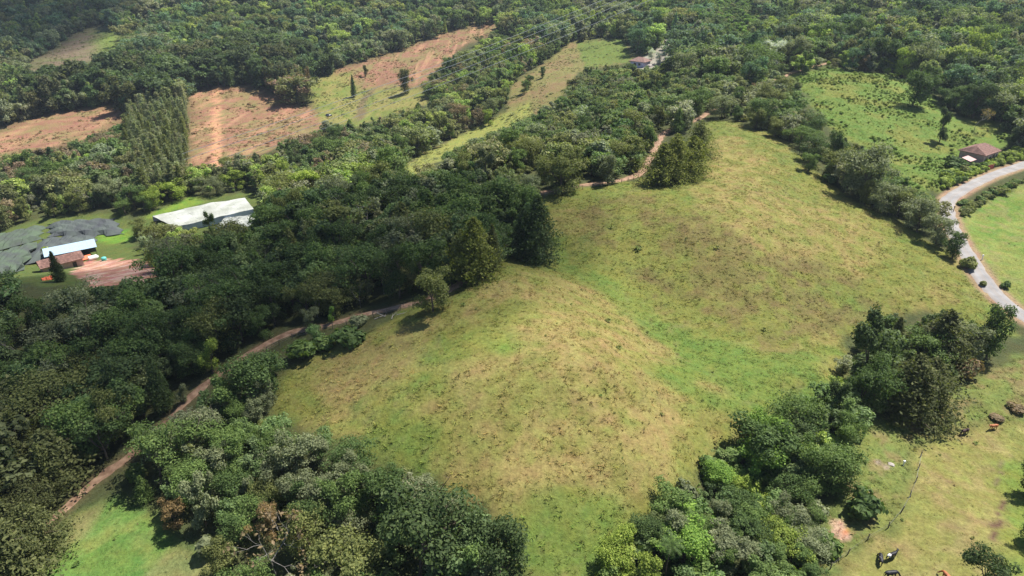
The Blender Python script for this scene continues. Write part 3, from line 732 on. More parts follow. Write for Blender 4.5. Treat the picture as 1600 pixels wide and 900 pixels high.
hand('broadleaf', 1488, 404, 7, 'deep green', 'dark round hedgerow tree overhanging the road', 1.0, 1)
hand('shrub', 1512, 418, 3.5, 'olive', 'low olive bush ending the hedgerow at the road', 1.1, 0)
hand('shrub', 1535, 447, 1.6, 'olive', 'small olive bush on the verge between meadow and road', 1.1, 2)
hand('shrub', 1572, 450, 1.9, 'deep green', 'small dark bush on the field side of the road', 1., 1)
hand('broadleaf', 1425, 166, 14, 'deep green', 'dark round tree alone on the bright hillside above the house by the road', .95, 4)
hand('broadleaf', 1468, 222, 12, 'dark green', 'dark tree on the bright hillside nearest the roadside house', .7, 3)
hand('bare', 1522, 206, 9, 'brownish', 'greyish bare-branched tree on the hillside above the roadside house', 1.0, 1)
hand('cypress', 553, 152, 16, 'deep green', 'small dark conifer alone in the far clearing', .7, 3)
hand('broadleaf', 633, 147, 17, 'dark olive', 'lone brownish green tree at the edge of the far red clearing', .8, 1)
hand('broadleaf', 571, 120, 9, 'dark olive', 'small dark tree behind the lone conifer in the far clearing', .6, 1)
hand('broadleaf', 848, 122, 7, 'deep green', 'uppermost of three bush trees on the far sloping pasture', .8, 1)
hand('broadleaf', 826, 138, 8, 'deep green', 'middle of three bush trees on the far sloping pasture', .8, 0)
hand('broadleaf', 820, 146, 8, 'green', 'lowest of three bush trees on the far sloping pasture', .8, 0)
hand('broadleaf', 763, 196, 9, 'yellow-green', 'yellow-green round tree at the near edge of the far sloping pasture', .8, 0)
hand('broadleaf', 785, 905, 9, 'dark green', 'rounded dark green tree at the bottom edge of the meadow', .95, 4)
hand('broadleaf', 655, 905, 12, 'dark green', 'large dark green tree with domed crown in the grove below the meadow', 1.0, 2)
hand('cypress', 622, 822, 9, 'deep green', 'dark pointed tree in the middle of the grove below the meadow', 1.2, 1)
hand('broadleaf', 560, 925, 9, 'olive', 'olive tree with speckled crown at the bottom of the grove', 1.1, 0)
hand('bare', 432, 908, 12.5, 'brownish', 'pale bare-trunked tree at the bottom of the grove beside the bright field', .9, 0)
hand('broadleaf', 428, 842, 5.5, 'rusty', 'rust-tinged tree crown above the pale bare trunk in the grove', .8, 5)
hand('broadleaf', 275, 818, 4, 'rusty', 'low rusty bush tree at the upper corner of the bright field', 1.0, 8)
hand('palm', 1041, 906, 6.6, 'deep green', 'slender palm with one round head among the shrubs below the meadow', 1.0, 0, 'palm', 'palm_tree')
hand('broadleaf', 1532, 930, 7, 'dark green', 'dark tree cut off by the bottom right edge of the pasture', .9, 0)
hand('broadleaf', 1606, 775, 7, 'dark green', 'dark tree at the right edge of the pasture with shade beneath it', .9, 1)
hand('broadleaf', 1610, 850, 5, 'green', 'smaller green tree at the right edge of the pasture below the dark one', .9, 0)
hand('shrub', 1352, 803, 4.2, 'deep green', 'round dark bush between the gully shrubs and the pasture', 1.0, 1)
hand('shrub', 1283, 858, 3.6, 'green', 'dark bush left of the pink landslip patch', 1.0, 1)
hand('shrub', 1556, 655, 1.1, 'brownish', 'brown heap of bracken on the bank above the orange cow', 2.3, 2)
hand('shrub', 1588, 640, 1.3, 'brownish', 'brown bush on the bank at the right edge above the pasture', 2.0, 1)
hand('shrub', 1492, 264, 5, 'deep green', 'dark rounded bush left of the roadside house', 1.2, 1)
hand('shrub', 1503, 270, 3.4, 'olive', 'olive bush below the left corner of the roadside house', 1.2, 0)
hand('broadleaf', 249, 398, 10, 'olive', 'sparse tree with white blossom patch beside the farm', .85, 5)
hand('broadleaf', 332, 372, 9, 'deep green', 'dark slim tree in front of the white greenhouse', .6, 3)
hand('broadleaf', 222, 372, 8, 'olive', 'pale olive tree between the shade nets and the greenhouse', 1.0, 0)
hand('cypress', 94, 440, 8.5, 'dark green', 'small dark conifer in front of the farmhouse roof', .8, 0)
hand('shrub', 76, 402, 4.5, 'yellow-green', 'round yellow-green bush behind the blue-roofed shed', 1.0, 1)
hand('broadleaf', 768, 98, 12, 'silvery', 'pale silvery crown at the far forest edge', .5, 3)
plants.pop()
hand('broadleaf', 1206, 104, 13, 'silvery', 'silvery white leaved tree crown among the far forest on the right', 1.0, 0)
hand('broadleaf', 1030, 100, 7, 'silvery', 'silvery grey tree beside the far house', 1.0, 0)
hand('broadleaf', 1018, 92, 6, 'silvery', 'smaller silvery tree touching the far house', .9, 4)
hand('broadleaf', 1044, 104, 6, 'silvery', 'rightmost silvery grey tree in the yard of the far house', .9, 0)
hand('broadleaf', 994, 86, 17, 'bluish green', 'large bluish green tree with tiered crown behind the far house', .9, 2)

# ------------------------------------------------------------------ forests and thickets: zones of the picture's vegetation
ZONES = [
 # name, polygon, spacing, species weights, height range, tones, width
 ('bottom left conifers', [(-200,640),(60,640),(120,690),(140,760),(110,815),(60,870),(0,880),(-200,900)], 4.4, dict(cypress=.75, broadleaf=.25), (7, 11), ['dark olive', 'dark olive', 'dark green', 'olive'], 1.35),
 ('bottom left bush', [(-200,880),(0,870),(70,845),(130,850),(100,960),(-200,960)], 3.4, dict(broadleaf=.6, shrub=.4), (4, 6), ['olive', 'grey-green', 'yellow-green'], 1.1),
 ('grove', [(215,680),(330,600),(430,600),(430,650),(540,690),(640,735),(745,790),(800,860),(835,912),(840,1000),(340,1000),(330,890),(262,830),(190,770),(160,760)], 3.1, dict(broadleaf=.74, bare=.12, shrub=.12, cypress=.02), (4, 8), ['grey-green', 'grey-green', 'green', 'olive', 'deep green', 'green'], 1.0),
 ('trackside scrub', [(395,560),(440,525),(520,510),(590,492),(560,530),(500,560),(440,595),(430,640),(390,620)], 3.2, dict(shrub=.7, broadleaf=.3), (2.5, 4), ['green', 'deep green', 'grey-green'], 1.1),
 ('upper gully', [(1170,690),(1250,640),(1290,575),(1390,610),(1385,670),(1320,730),(1200,745)], 3.2, dict(broadleaf=.9, shrub=.1), (4.5, 8), ['green', 'deep green', 'bright green', 'dark green', 'green'], 1.05),
 ('gully', [(935,912),(960,850),(1050,790),(1130,700),(1200,662),(1250,640),(1300,590),(1320,560),(1370,640),(1330,680),(1310,720),(1290,800),(1275,850),(1290,905),(1280,1000),(930,1000)], 2.3, dict(shrub=.35, broadleaf=.65), (2.4, 5.5), ['green', 'bright green', 'green', 'yellow-green', 'deep green', 'green', 'grey-green'], 1.1),
 ('dark clump', [(1310,590),(1320,500),(1380,490),(1470,480),(1560,490),(1570,560),(1480,610),(1420,650),(1370,650)], 4.0, dict(broadleaf=.9, cypress=.1), (5, 9), ['deep green', 'green', 'deep green', 'dark olive'], 1.0),
 ('hedgerow', [(1120,170),(1190,140),(1250,130),(1330,225),(1400,270),(1440,300),(1500,370),(1530,430),(1510,415),(1400,350),(1300,290),(1230,215),(1150,190)], 4.4, dict(broadleaf=.8, shrub=.2), (5, 9), ['deep green', 'olive', 'grey-green', 'green'], 1.05),
 ('roadside hedge', [(1465,300),(1480,265),(1560,240),(1620,225),(1620,240),(1560,262),(1500,288)], 2.2, dict(shrub=1.), (2, 3), ['yellow-green', 'yellow-green', 'green'], 1.2),
 ('field hedge', [(1500,340),(1500,318),(1560,290),(1620,272),(1620,284),(1560,306)], 2.0, dict(shrub=1.), (1.6, 2.4), ['olive', 'green'], 1.2),
 ('hill crest', [(1160,150),(1240,100),(1330,90),(1480,120),(1480,140),(1400,118),(1290,104),(1240,122)], 4.5, dict(broadleaf=.6, shrub=.4), (4, 8), ['olive', 'green', 'grey-green', 'brownish', 'yellow-green'], 1.1),
 ('shaded hillside trees', [(1470,140),(1510,100),(1560,110),(1700,140),(1700,215),(1600,215),(1560,190),(1500,170)], 6.5, dict(broadleaf=1.), (10, 14), ['dark green', 'deep green'], 1.1),
 ('farm trees', [(205,345),(240,335),(260,345),(300,362),(345,362),(395,358),(400,375),(300,412),(250,412),(212,390)], 5.0, dict(broadleaf=.8, shrub=.2), (5, 8), ['olive', 'grey-green', 'yellow-green', 'green', 'olive'], 1.0),
 ('pine stand', [(192,150),(240,120),(290,130),(300,260),(280,290),(225,290),(200,240)], 3.8, dict(pine=1.), (8, 16), ['pale olive', 'pale olive', 'pale olive', 'olive'], 1.3),
 ('small pine stand', [(418,115),(450,98),(492,125),(508,165),(500,178),(470,172),(425,148)], 3.6, dict(pine=.8, broadleaf=.2), (14, 18), ['pale olive', 'olive', 'brownish'], 1.1),
 ('far forest edge', [(20,160),(60,110),(300,80),(340,70),(420,60),(520,90),(480,110),(400,130),(340,130),(290,125),(200,150),(60,180)], 6.0, dict(broadleaf=.7, cypress=.3), (14, 22), ['dark green', 'dark green', 'deep green', 'dark olive'], 1.0),
 ('shaded forest', [(-200,420),(0,425),(250,405),(300,395),(400,345),(420,325),(640,270),(720,300),(800,310),(870,330),(868,404),(790,404),(720,446),(640,470),(520,500),(440,515),(370,555),(300,612),(210,700),(130,765),(120,690),(60,640),(-200,640)], 4.3, dict(broadleaf=.9, bare=.05, cypress=.05), (6, 12), ['deep green', 'green', 'deep green', 'green', 'deep green', 'olive', 'dark green', 'grey-green'], 1.0),
 ('mid forest', [(640,270),(700,244),(830,190),(880,150),(905,112),(990,108),(1160,120),(1160,150),(1100,180),(1040,200),(1020,230),(1000,265),(900,285),(840,300),(800,310),(720,300)], 4.3, dict(broadleaf=.92, bare=.04, cypress=.04), (5, 10), ['olive', 'olive', 'grey-green', 'green', 'green', 'deep green'], 1.0),
 ('valley forest', [(-200,240),(0,245),(100,225),(200,200),(220,290),(300,262),(400,240),(500,200),(560,195),(640,170),(690,105),(780,60),(890,70),(800,130),(790,178),(640,245),(615,268),(640,280),(420,330),(300,308),(180,335),(60,345),(-200,420)], 5.6, dict(broadleaf=.93, bare=.02, cypress=.05), (6, 13), ['olive', 'grey-green', 'green', 'deep green', 'brownish', 'green', 'olive', 'yellow-green'], 1.0),
 ('far forest', [(-500,-90),(2100,-90),(2100,300),(1600,215),(1480,130),(1160,120),(990,108),(890,70),(780,60),(500,110),(0,200),(-500,260)], 6.8, dict(broadleaf=.92, cypress=.06, bare=.02), (7, 17), ['green', 'bluish green', 'grey-green', 'bluish green', 'olive', 'deep green', 'grey-green', 'yellow-green'], 1.0),
]
def open_at(u, v):
    r = np.zeros(np.shape(u), bool)
    for p_ in OPENS: r |= pip(u, v, p_)
    return r
TRK = [tuple(map(float, project(*p))) for p in np.vstack([track_c[::2], track2_c[::2]])]
SHOWN = [(118, 156), (180, 220), (252, 340), (430, 645), (690, 720), (838, 1004), (1020, 1044), (1082, 1118), (1228, 1250)]
TRK = [t for t in TRK if any(a <= t[0] <= b for a, b in SHOWN)] + [tuple(map(float, project(*p))) for p in road_c[::3]]
TRK += [(u, v, 440.) for u, v in ((990, 96), (1000, 92), (1010, 96), (1020, 100), (1032, 108), (1040, 80), (1046, 62), (1206, 88))]
TRK += [(u, v, 236.) for u, v in ((1508, 236), (1525, 238), (1545, 238), (1530, 250), (1512, 257))]
hx = np.array([p['x'] for p in plants]); hy = np.array([p['y'] for p in plants]); hr = np.array([(p['h'] * .22 if p['kind'] != 'shrub' else p['h'] * .5) for p in plants])
taken = np.zeros(0)
PX = []
for zi, (zn, poly, sp, spec, hr_, tones, wf) in enumerate(ZONES):
    rng = np.random.default_rng(300 + zi)
    px0 = np.array([q[0] for q in poly]); py0 = np.array([q[1] for q in poly])
    # world window of the zone
    xs = np.arange(-720, 760, sp); ys = np.arange(30, 1100, sp)
    X_, Y_ = np.meshgrid(xs, ys, indexing='ij')
    X_ = (X_ + (np.arange(len(ys)) % 2)[None, :] * sp * .5 + rng.uniform(-.42, .42, X_.shape) * sp).ravel(); Y_ = (Y_ + rng.uniform(-.42, .42, (len(xs), len(ys))) * sp).ravel()
    Zb = gz(X_, Y_); hh = rng.uniform(hr_[0], hr_[1], len(X_)) * rng.choice([.75, 1, 1, 1.12], len(X_))
    u0, v0, d0 = project(X_, Y_, Zb); um, vm, _ = project(X_, Y_, Zb + hh * .55); ut, vt, _ = project(X_, Y_, Zb + hh * .85)
    ok = (d0 > 25) & pip(um, vm, poly) & ~open_at(u0, v0) & ~open_at(um, vm)
    if zn not in ('gully', 'upper gully', 'roadside hedge', 'field hedge', 'felled slope', 'bright slope'): ok &= ~open_at(ut, vt + 3) & ~open_at(um - hh * .24 * F / np.maximum(d0, 20), vm) & ~open_at(um + hh * .24 * F / np.maximum(d0, 20), vm)
    for p_ in plants:
        if p_['h'] < 3: continue
        pu, pv, pd = map(float, project(p_['x'], p_['y'], p_['z'] + p_['h'] * .55)); rad = p_['h'] * .3 * F / pd
        ok &= ~((np.abs(um - pu) < rad * .8 + hh * .2 * F / np.maximum(d0, 20)) & (np.abs(vm - pv) < rad * .9 + hh * .25 * F / np.maximum(d0, 20)) & (d0 < pd))
    ok &= grid_sample(DROAD, X_, Y_) > 3.6; ok &= grid_sample(DTRACK, X_, Y_) > 1.9
    idx = np.nonzero(ok)[0]
    # crowns between the lens and the track would hide it; the photo shows it open
    keep = np.ones(len(idx), bool)
    ru = np.maximum(hh[idx] * wf * (.26 if 'shrub' not in spec or spec['shrub'] < .9 else .5), 1) * F / d0[idx]; rv = hh[idx] * .46 * F * CP / d0[idx]
    for (tu, tv, td) in TRK:
        keep &= ~((np.abs(um[idx] - tu) < ru) & (np.abs(vm[idx] - tv) < rv) & (d0[idx] < td))
    idx = idx[keep]
    if len(PX): allx = np.array([(p[1], p[2]) for p in PX])
    patch = fbm(X_ / (sp * 5), Y_ / (sp * 5), 120 + zi); gapn = fbm(X_ / 22, Y_ / 22, 160 + zi)
    names = list(spec); wts = np.array([spec[k] for k in names]); wts /= wts.sum()
    for i in idx:
        if ((hx - X_[i]) ** 2 + (hy - Y_[i]) ** 2 < (hr + sp * .3) ** 2).any(): continue
        kind = names[rng.choice(len(names), p=wts)]; h_ = hh[i]
        if kind == 'shrub': h_ = min(h_, 3.4)
        if zn in ('far forest', 'valley forest', 'mid forest') and gapn[i] < .30: kind, h_ = 'shrub', rng.uniform(1.6, 3.2)
        ti = int((patch[i] - .2) / .6 * len(tones) * 1.7 + rng.normal(0, .8)) % len(tones)
        PX.append((kind, X_[i], Y_[i], Zb[i], h_, wf * rng.uniform(.8, 1.25), tones[ti], zn, rng.random() * 6.283, d0[i], rng.random()))
print('zone plants', len(PX))

# which plants show, and how large (coarse depth buffer over the photo)
W4, H4 = 400, 225
depth = np.full((H4, W4), 1e9); owner = np.full((H4, W4), -1)
gzb = np.full((H4, W4), 1e9)
uu, vv, dd = project(MX, MY, ZG)
cand = [(p['kind'], p['x'], p['y'], p['z'], p['h'], p['w'], p['tone'], 'hand', p['rz'], 0, .5) for p in plants] + PX
arr = np.array([(c[1], c[2], c[3], c[4]) for c in cand])
cu, cv, cd = project(arr[:, 0], arr[:, 1], arr[:, 2] + arr[:, 3] * .6)
# terrain silhouettes: ray heights along each column hide what lies behind a ridge
ter = np.full((H4, W4), 1e9)
iu = (uu / 4).astype(int); iv = (vv / 4).astype(int); okm = (iu >= 0) & (iu < W4) & (iv >= 0) & (iv < H4) & (dd > 20)
np.minimum.at(ter, (iv[okm], iu[okm]), dd[okm])
order = np.argsort(cd)
for k in order:
    if cd[k] < 20: continue
    wpx = arr[k, 3] * .42 * F / cd[k] / 4; 
    if cand[k][0] in ('cypress', 'pine'): wpx *= .6
    hpx = arr[k, 3] * .40 * F * CP / cd[k] / 4
    c0, r0 = cu[k] / 4, cv[k] / 4
    a0, a1, b0, b1 = int(c0 - wpx), int(c0 + wpx) + 1, int(r0 - hpx), int(r0 + hpx) + 1
    if a1 < 0 or b1 < 0 or a0 >= W4 or b0 >= H4: continue
    a0, b0 = max(a0, 0), max(b0, 0); a1, b1 = min(a1, W4 - 1), min(b1, H4 - 1)
    sl = (slice(b0, b1 + 1), slice(a0, a1 + 1))
    free = (owner[sl] < 0) & (ter[sl] > cd[k] - 12)
    o_ = owner[sl]; o_[free] = k; owner[sl] = o_
vis = np.bincount(owner[owner >= 0], minlength=len(cand))

# ------------------------------------------------------------------ landmarks for telling plants apart
LANDMARKS = [
 (40,700,'at the far left bottom corner'), (70,560,'on the left border of the shaded forest'), (60,470,'at the forest rim below the shade nets'), (190,470,'in the forest below the red earth mound'),
 (150,620,'deep in the shaded forest'), (240,560,'in the forest left of the yellow-green trackside tree'), (330,500,'in the middle of the shaded forest'), (330,420,'at the forest rim below the greenhouse'),
 (420,470,'uphill of the dirt track fence'), (420,380,'on the forest crest right of the greenhouse'), (520,430,'above the trackside bushes'), (530,350,'on the shaded forest crest'), (620,420,'left of the corner conifers'),
 (650,330,'behind the corner conifers'), (740,310,'above the black-green conifer'), (780,260,'at the lower end of the light forest'), (880,240,'above the light stretch of track'), (980,200,'left of the track bend conifers'),
 (1080,140,'on the crest above the upper meadow'), (1000,140,'in front of the far house'), (1200,170,'at the top corner of the upper meadow'), (1300,220,'along the hedgerow top'), (1450,350,'along the hedgerow near the road'),
 (250,690,'on the low side of the dirt track'), (260,780,'beside the top of the bright corner field'), (340,830,'right of the bright corner field'), (360,710,'below the left tip of the meadow'), (450,740,'along the grove top edge'),
 (420,860,'around the pale bare trunk'), (520,850,'at the bottom centre of the grove'), (540,760,'in the middle of the grove'), (620,770,'at the grove edge facing the dry slope'), (700,800,'above the domed dark tree'), (730,870,'beside the rounded bottom tree'),
 (980,880,'left of the slender palm'), (1080,890,'right of the slender palm'), (1060,800,'at the upper left end of the gully'), (1150,760,'in the middle of the gully thicket'), (1180,860,'at the bottom of the gully thicket'), (1240,700,'where the gully thicket narrows'),
 (1260,800,'left of the pink landslip'), (1290,640,'below the dark clump'), (1340,660,'at the foot of the tall black-green tree'), (1450,560,'inside the dark clump'), (1530,530,'at the road end of the dark clump'), (1540,250,'by the roadside house'), (1550,300,'along the green roadside field'),
 (470,540,'between track fence and meadow'), (150,260,'in the valley woods left of the pines'), (215,190,'on the left side of the tall pine stand'), (262,200,'on the right side of the tall pine stand'), (462,140,'in the small pine stand above the red slope'), (1475,290,'in the hedge by the road bend'), (1595,238,'in the hedge at the right photo edge'), (1510,325,'where the field hedge meets the bend'), (400,280,'in the valley woods above the greenhouse'), (550,230,'in the valley woods right of the red slope'), (700,170,'beside the far sloping pasture'), (40,860,'in the bottom left corner bushes'),
]
LMX = np.array([(a, b) for a, b, _ in LANDMARKS], float)
ORD = ['leftmost', 'second from left', 'third from left', 'fourth from left', 'fifth from left', 'sixth from left', 'seventh from left', 'eighth from left', 'ninth from left', 'tenth from left']
ORD += ['%d%s from left' % (i, {1: 'st', 2: 'nd', 3: 'rd'}.get(i % 10, 'th') if i % 100 not in (11, 12, 13) else 'th') for i in range(11, 200)]
KN = {'broadleaf': ('broadleaf_tree', 'tree'), 'cypress': ('conifer_tree', 'conifer'), 'pine': ('pine_tree', 'pine'), 'bare': ('bare_tree', 'bare tree'), 'shrub': ('shrub', 'shrub'), 'palm': ('palm_tree', 'palm')}
H0 = {'shrub': 2.0}
def put(kind, vi, x, y, z, h, w, tone, rz, label, name, cat, group, jit):
    s = h / H0.get(kind, 10.0)
    e = empty(name, (x, y, z), rz, (s * w * (.85 + .3 * ((jit * 7.7) % 1)), s * w * (.85 + .3 * ((jit * 13.3) % 1)), s))
    tm, cm = NEAR[kind][vi]
    t = bpy.data.objects.new('trunk' if kind != 'shrub' else 'stem', tm); c = bpy.data.objects.new('crown' if kind != 'shrub' else 'foliage', cm)
    for o in (t, c): COL.objects.link(o); o.parent = e
    c.color = tuple(min(1, q * (.82 + .36 * jit)) for q in TONE[tone]) + (1,)
    tag(e, label, cat, group)
singles = {}; mass = []
nh = len(plants)
by_kind = {}
for k in range(nh, len(cand)):
    if vis[k] >= 3 and cd[k] < 420: by_kind.setdefault(cand[k][0], []).append(k)
chosen = set()
for kind, ks in by_kind.items():
    ks.sort(key=lambda k: -vis[k]); lim = 300 - sum(1 for p in plants if p['kind'] == kind)
    chosen.update(ks[:lim])
groups = {}
for k in chosen:
    c = cand[k]
    j = int(((LMX[:, 0] - cu[k]) ** 2 + ((LMX[:, 1] - cv[k]) * 1.3) ** 2).argmin())
    groups.setdefault((c[0], c[6], j), []).append(k)
for p in plants:
    nm, ct = KN[p['kind']]
    put(p['kind'], p['vi'], p['x'], p['y'], p['z'] - .1, p['h'], p['w'], p['tone'], p['rz'], p['label'], p['name'] or nm, p['cat'] or ct, None, .5)
for (kind, tone, j), ks in groups.items():
    if len(ks) > 9: print('BIG', kind, tone, LANDMARKS[j][2], len(ks))
    ks.sort(key=lambda k: cu[k]); nm, ct = KN[kind]; n_ = len(ks)
    for i, k in enumerate(ks):
        c = cand[k]; what = {'bare': 'bare-branched %s tree' % tone, 'broadleaf': '%s broadleaf tree' % tone}.get(kind, '%s %s' % (tone, ct))
        if n_ == 1: lab = '%s %s' % (what, LANDMARKS[j][2])
        else: lab = '%s %s %s' % (ORD[i] if i < n_ - 1 else 'rightmost', what, LANDMARKS[j][2])
        nv = len(NEAR[kind])
        put(kind, int(c[10] * nv * 7.13) % nv, c[1], c[2], c[3] - .1, c[4], c[5], tone, c[8], lab, nm, ct, {'shrub': 'shrubs of the thickets', 'pine': 'plantation pines'}.get(kind, 'trees of the woods'), c[10])
rest = [cand[k] for k in range(nh, len(cand)) if k not in chosen]
def emit(name, src, rows, vis_of, base_h, label, cat):
    if not rows: return
    r = np.random.default_rng(5)
    pos = np.array([(c[1], c[2], c[3] - .1) for c in rows]); rot = np.array([(0, 0, c[8]) for c in rows])
    s = np.array([c[4] / base_h for c in rows]); w = np.array([c[5] for c in rows]); sc = np.stack([s * w * r.uniform(.82, 1.2, len(s)), s * w * r.uniform(.82, 1.2, len(s)), s], -1)
    tint = np.array([TONE[c[6]] for c in rows]) * r.uniform(.75, 1.25, (len(rows), 1)) * r.uniform(.92, 1.08, (len(rows), 3))
    tint = tint * .82 + tint.mean(1, keepdims=True) * .18; tint = tint * 1.22
    scatter(name, src, pos, rot, sc, [vis_of(c, r) for c in rows], tint, label, cat)
def far_vi(c, r):
    return {'broadleaf': lambda: r.integers(0, 5), 'cypress': lambda: 5 + r.integers(0, 2), 'pine': lambda: 7, 'bare': lambda: 8}[c[0]]()
emit('forest', 'far_trees', [c for c in rest if c[0] != 'shrub'], far_vi, 10.0, 'dense mixed forest covering the far hillsides and valley', 'forest')
emit('undergrowth', 'far_shrubs', [c for c in rest if c[0] == 'shrub'], lambda c, r: r.integers(0, 3), 2.0, 'low scrub filling the gaps between trees and clearings', 'scrub')
print('things', len(chosen) + nh, 'mass', len(rest))

# ------------------------------------------------------------------ grass and weeds
def field_points(n_, seed, test, maxd):
    r = np.random.default_rng(seed); x = r.uniform(-115, 170, n_); y = r.uniform(30, maxd, n_)
    z = gz(x, y); u, v, d = project(x, y, z)
    ok = test(u, v) & (u > -60) & (u < 1660) & (v < 960) & (grid_sample(DROAD, x, y) > 3.2) & (grid_sample(DTRACK, x, y) > 1.6)
    return x[ok], y[ok], z[ok], u[ok], v[ok], d[ok], r
GRASSY = [MEADOW, PASTURE, ROUGH, HILL_R, FIELD_L, FIELD_R]
x, y, z, u, v, d, r = field_points(620000, 401, lambda u, v: np.any([pip(u, v, p_) for p_ in GRASSY], 0), 400)
clump = fbm(x / 2.1, y / 2.1, 77); keep = r.random(len(x)) < np.clip((clump - .3) * 2.2, .15, 1); x, y, z, d, u, v = x[keep], y[keep], z[keep], d[keep], u[keep], v[keep]
gc = grid_sample(COLG, x, y) * r.uniform(.85, 1.9, (len(x), 1)) * r.uniform(.9, 1.1, (len(x), 3))
ss = np.clip(r.gamma(3., .17, len(x)), .2, 1.0) * np.where(pip(u, v, PASTURE) | pip(u, v, FIELD_L) | pip(u, v, FIELD_R), .5, 1.0); print('tussocks', len(x))
scatter('grass', 'tussocks', np.stack([x, y, z], -1), np.stack([r.normal(0, .1, len(x)), r.normal(0, .1, len(x)), r.random(len(x)) * 6.28], -1), np.stack([ss * 1.25, ss * 1.25, ss], -1), r.integers(0, 5, len(x)), gc, 'tussocky dry and green grass over the sloping meadows', 'grass')
x, y, z, u, v, d, r = field_points(26000, 402, lambda u, v: np.any([pip(u, v, p_) for p_ in GRASSY], 0), 420)
dens = fbm(x / 11, y / 11, 88) * .7 + fbm(x / 3, y / 3, 89) * .3; g2 = pip(u, v, DRY2) | pip(u, v, GULLY) | pip(u, v, ROUGH) | pip(u, v, HILL_R)
keep = r.random(len(x)) < np.where(g2, np.clip((dens - .54) * 3, .010, .4), np.clip((dens - .57) * 2.5, .008, .3)); x, y, z = x[keep], y[keep], z[keep]; g2 = g2[keep]
tn = np.where(r.random((len(x), 1)) < .08, np.array(TONE['brownish']), np.where(r.random((len(x), 1)) < .4, np.array(TONE['green']), np.array(TONE['olive']))) * r.uniform(.7, 1.3, (len(x), 1))
ss = r.gamma(.8, .45, len(x)) * .8 + .18; tn = tn * .75 + .25 * grid_sample(COLG, x, y); print('weeds', len(x))
scatter('weeds', 'weed_plants', np.stack([x, y, z], -1), np.stack([0 * x, 0 * x, r.random(len(x)) * 6.28], -1), np.stack([ss, ss, ss], -1), r.integers(0, 3, len(x)), tn, 'dark weeds and bracken dotted over the meadow grass', 'weeds')

FARCLEAR = [RED_A, RED_B, RED_C, GREEN_D, STRIP_E, FELLED, BRIGHT]
r = np.random.default_rng(403); x = r.uniform(-420, 220, 90000); y = r.uniform(250, 760, 90000); z = gz(x, y); u, v, d = project(x, y, z)
keep = np.any([pip(u, v, p_) for p_ in FARCLEAR], 0) & (fbm(x / 14, y / 14, 95) + r.normal(0, .12, len(x)) > .57); x, y, z, u, v = x[keep], y[keep], z[keep], u[keep], v[keep]
red = np.any([pip(u, v, p_) for p_ in (RED_A, RED_B, RED_C)], 0)[:, None]
tn = np.where(red & (r.random((len(x), 1)) < .6), np.array((.22, .13, .08)), np.where(r.random((len(x), 1)) < .5, np.array(TONE['olive']), np.array(TONE['pale olive']))) * r.uniform(.7, 1.3, (len(x), 1)); tn = tn * .5 + .5 * grid_sample(COLG, x, y); ss = r.gamma(1.5, .3, len(x)) + .4; print('far weeds', len(x))
scatter('slash_and_weeds', 'weed_plants', np.stack([x, y, z], -1), np.stack([0 * x, 0 * x, r.random(len(x)) * 6.28], -1), np.stack([ss * 1.6, ss * 1.6, ss], -1), r.integers(0, 3, len(x)), tn, 'felled slash and weeds strewn over the far clearings', 'weeds')
r = np.random.default_rng(404); x = np.concatenate([r.uniform(60, 330, 70000), r.uniform(110, 270, 9000)]); y = np.concatenate([r.uniform(180, 420, 70000), r.uniform(440, 640, 9000)]); z = gz(x, y); u, v, d = project(x, y, z)
keep = (pip(u, v, HILL_R) & (fbm(x / 12, y / 12, 97) + r.normal(0, .09, len(x)) > .53)) | (pip(u, v, ROUGH) & (r.random(len(x)) < .012)) | (pip(u, v, BRIGHT) & (y > 440) & (r.random(len(x)) < .8)); far_ = (y > 440)[keep]; x, y, z = x[keep], y[keep], z[keep]
tn = np.array([TONE[('green', 'bright green', 'green', 'olive')[i]] for i in r.integers(0, 4, len(x))]) * r.uniform(.8, 1.2, (len(x), 1)); ss = np.clip(r.gamma(2., .09, len(x)), .08, .6) * np.where(far_, 3.5, 1.); tn = np.where(far_[:, None], tn, tn * .3 + grid_sample(COLG, x, y) * 1.1); print('hill scrub', len(x))
scatter('hill_scrub', 'far_shrubs', np.stack([x, y, z], -1), np.stack([0 * x, 0 * x, r.random(len(x)) * 6.28], -1), np.stack([ss * 1.3, ss * 1.3, ss], -1), r.integers(0, 3, len(x)), tn, 'knee-high bright scrub over the hillside above the road', 'scrub')

# ------------------------------------------------------------------ buildings
def heading(pa, pb):
    a, b = ground(*pa), ground(*pb); return math.atan2(b.y - a.y, b.x - a.x)
def site(u, v, rz, L, Wd):
    g = ground(u, v); c, s = math.cos(rz), math.sin(rz)
    zs = [float(gz(g.x + x * c - y * s, g.y + x * s + y * c)) for x in (-L / 2, L / 2) for y in (-Wd / 2, Wd / 2)]
    return Vector((g.x, g.y, sum(zs) / 4 + .15))
def roof_mesh(L, Wd, h, rise, over, hip, t=.18):
    mb = MB(); l, w = L / 2 + over, Wd / 2 + over; hl = l - (w * hip)
    for dz in (0,):
        vs_ = [(-l, -w, h), (l, -w, h), (l, w, h), (-l, w, h), (-hl, 0, h + rise), (hl, 0, h + rise)]
        lo = [(x, y, z - t) for x, y, z in vs_]
        fs = [(0, 1, 5, 4), (2, 3, 4, 5), (1, 2, 5), (3, 0, 4)]
        mb.add(vs_ + lo, fs + [tuple(i + 6 for i in f[::-1]) for f in fs] + [(0, 6, 7, 1), (1, 7, 8, 2), (2, 8, 9, 3), (3, 9, 6, 0)])
    return mb
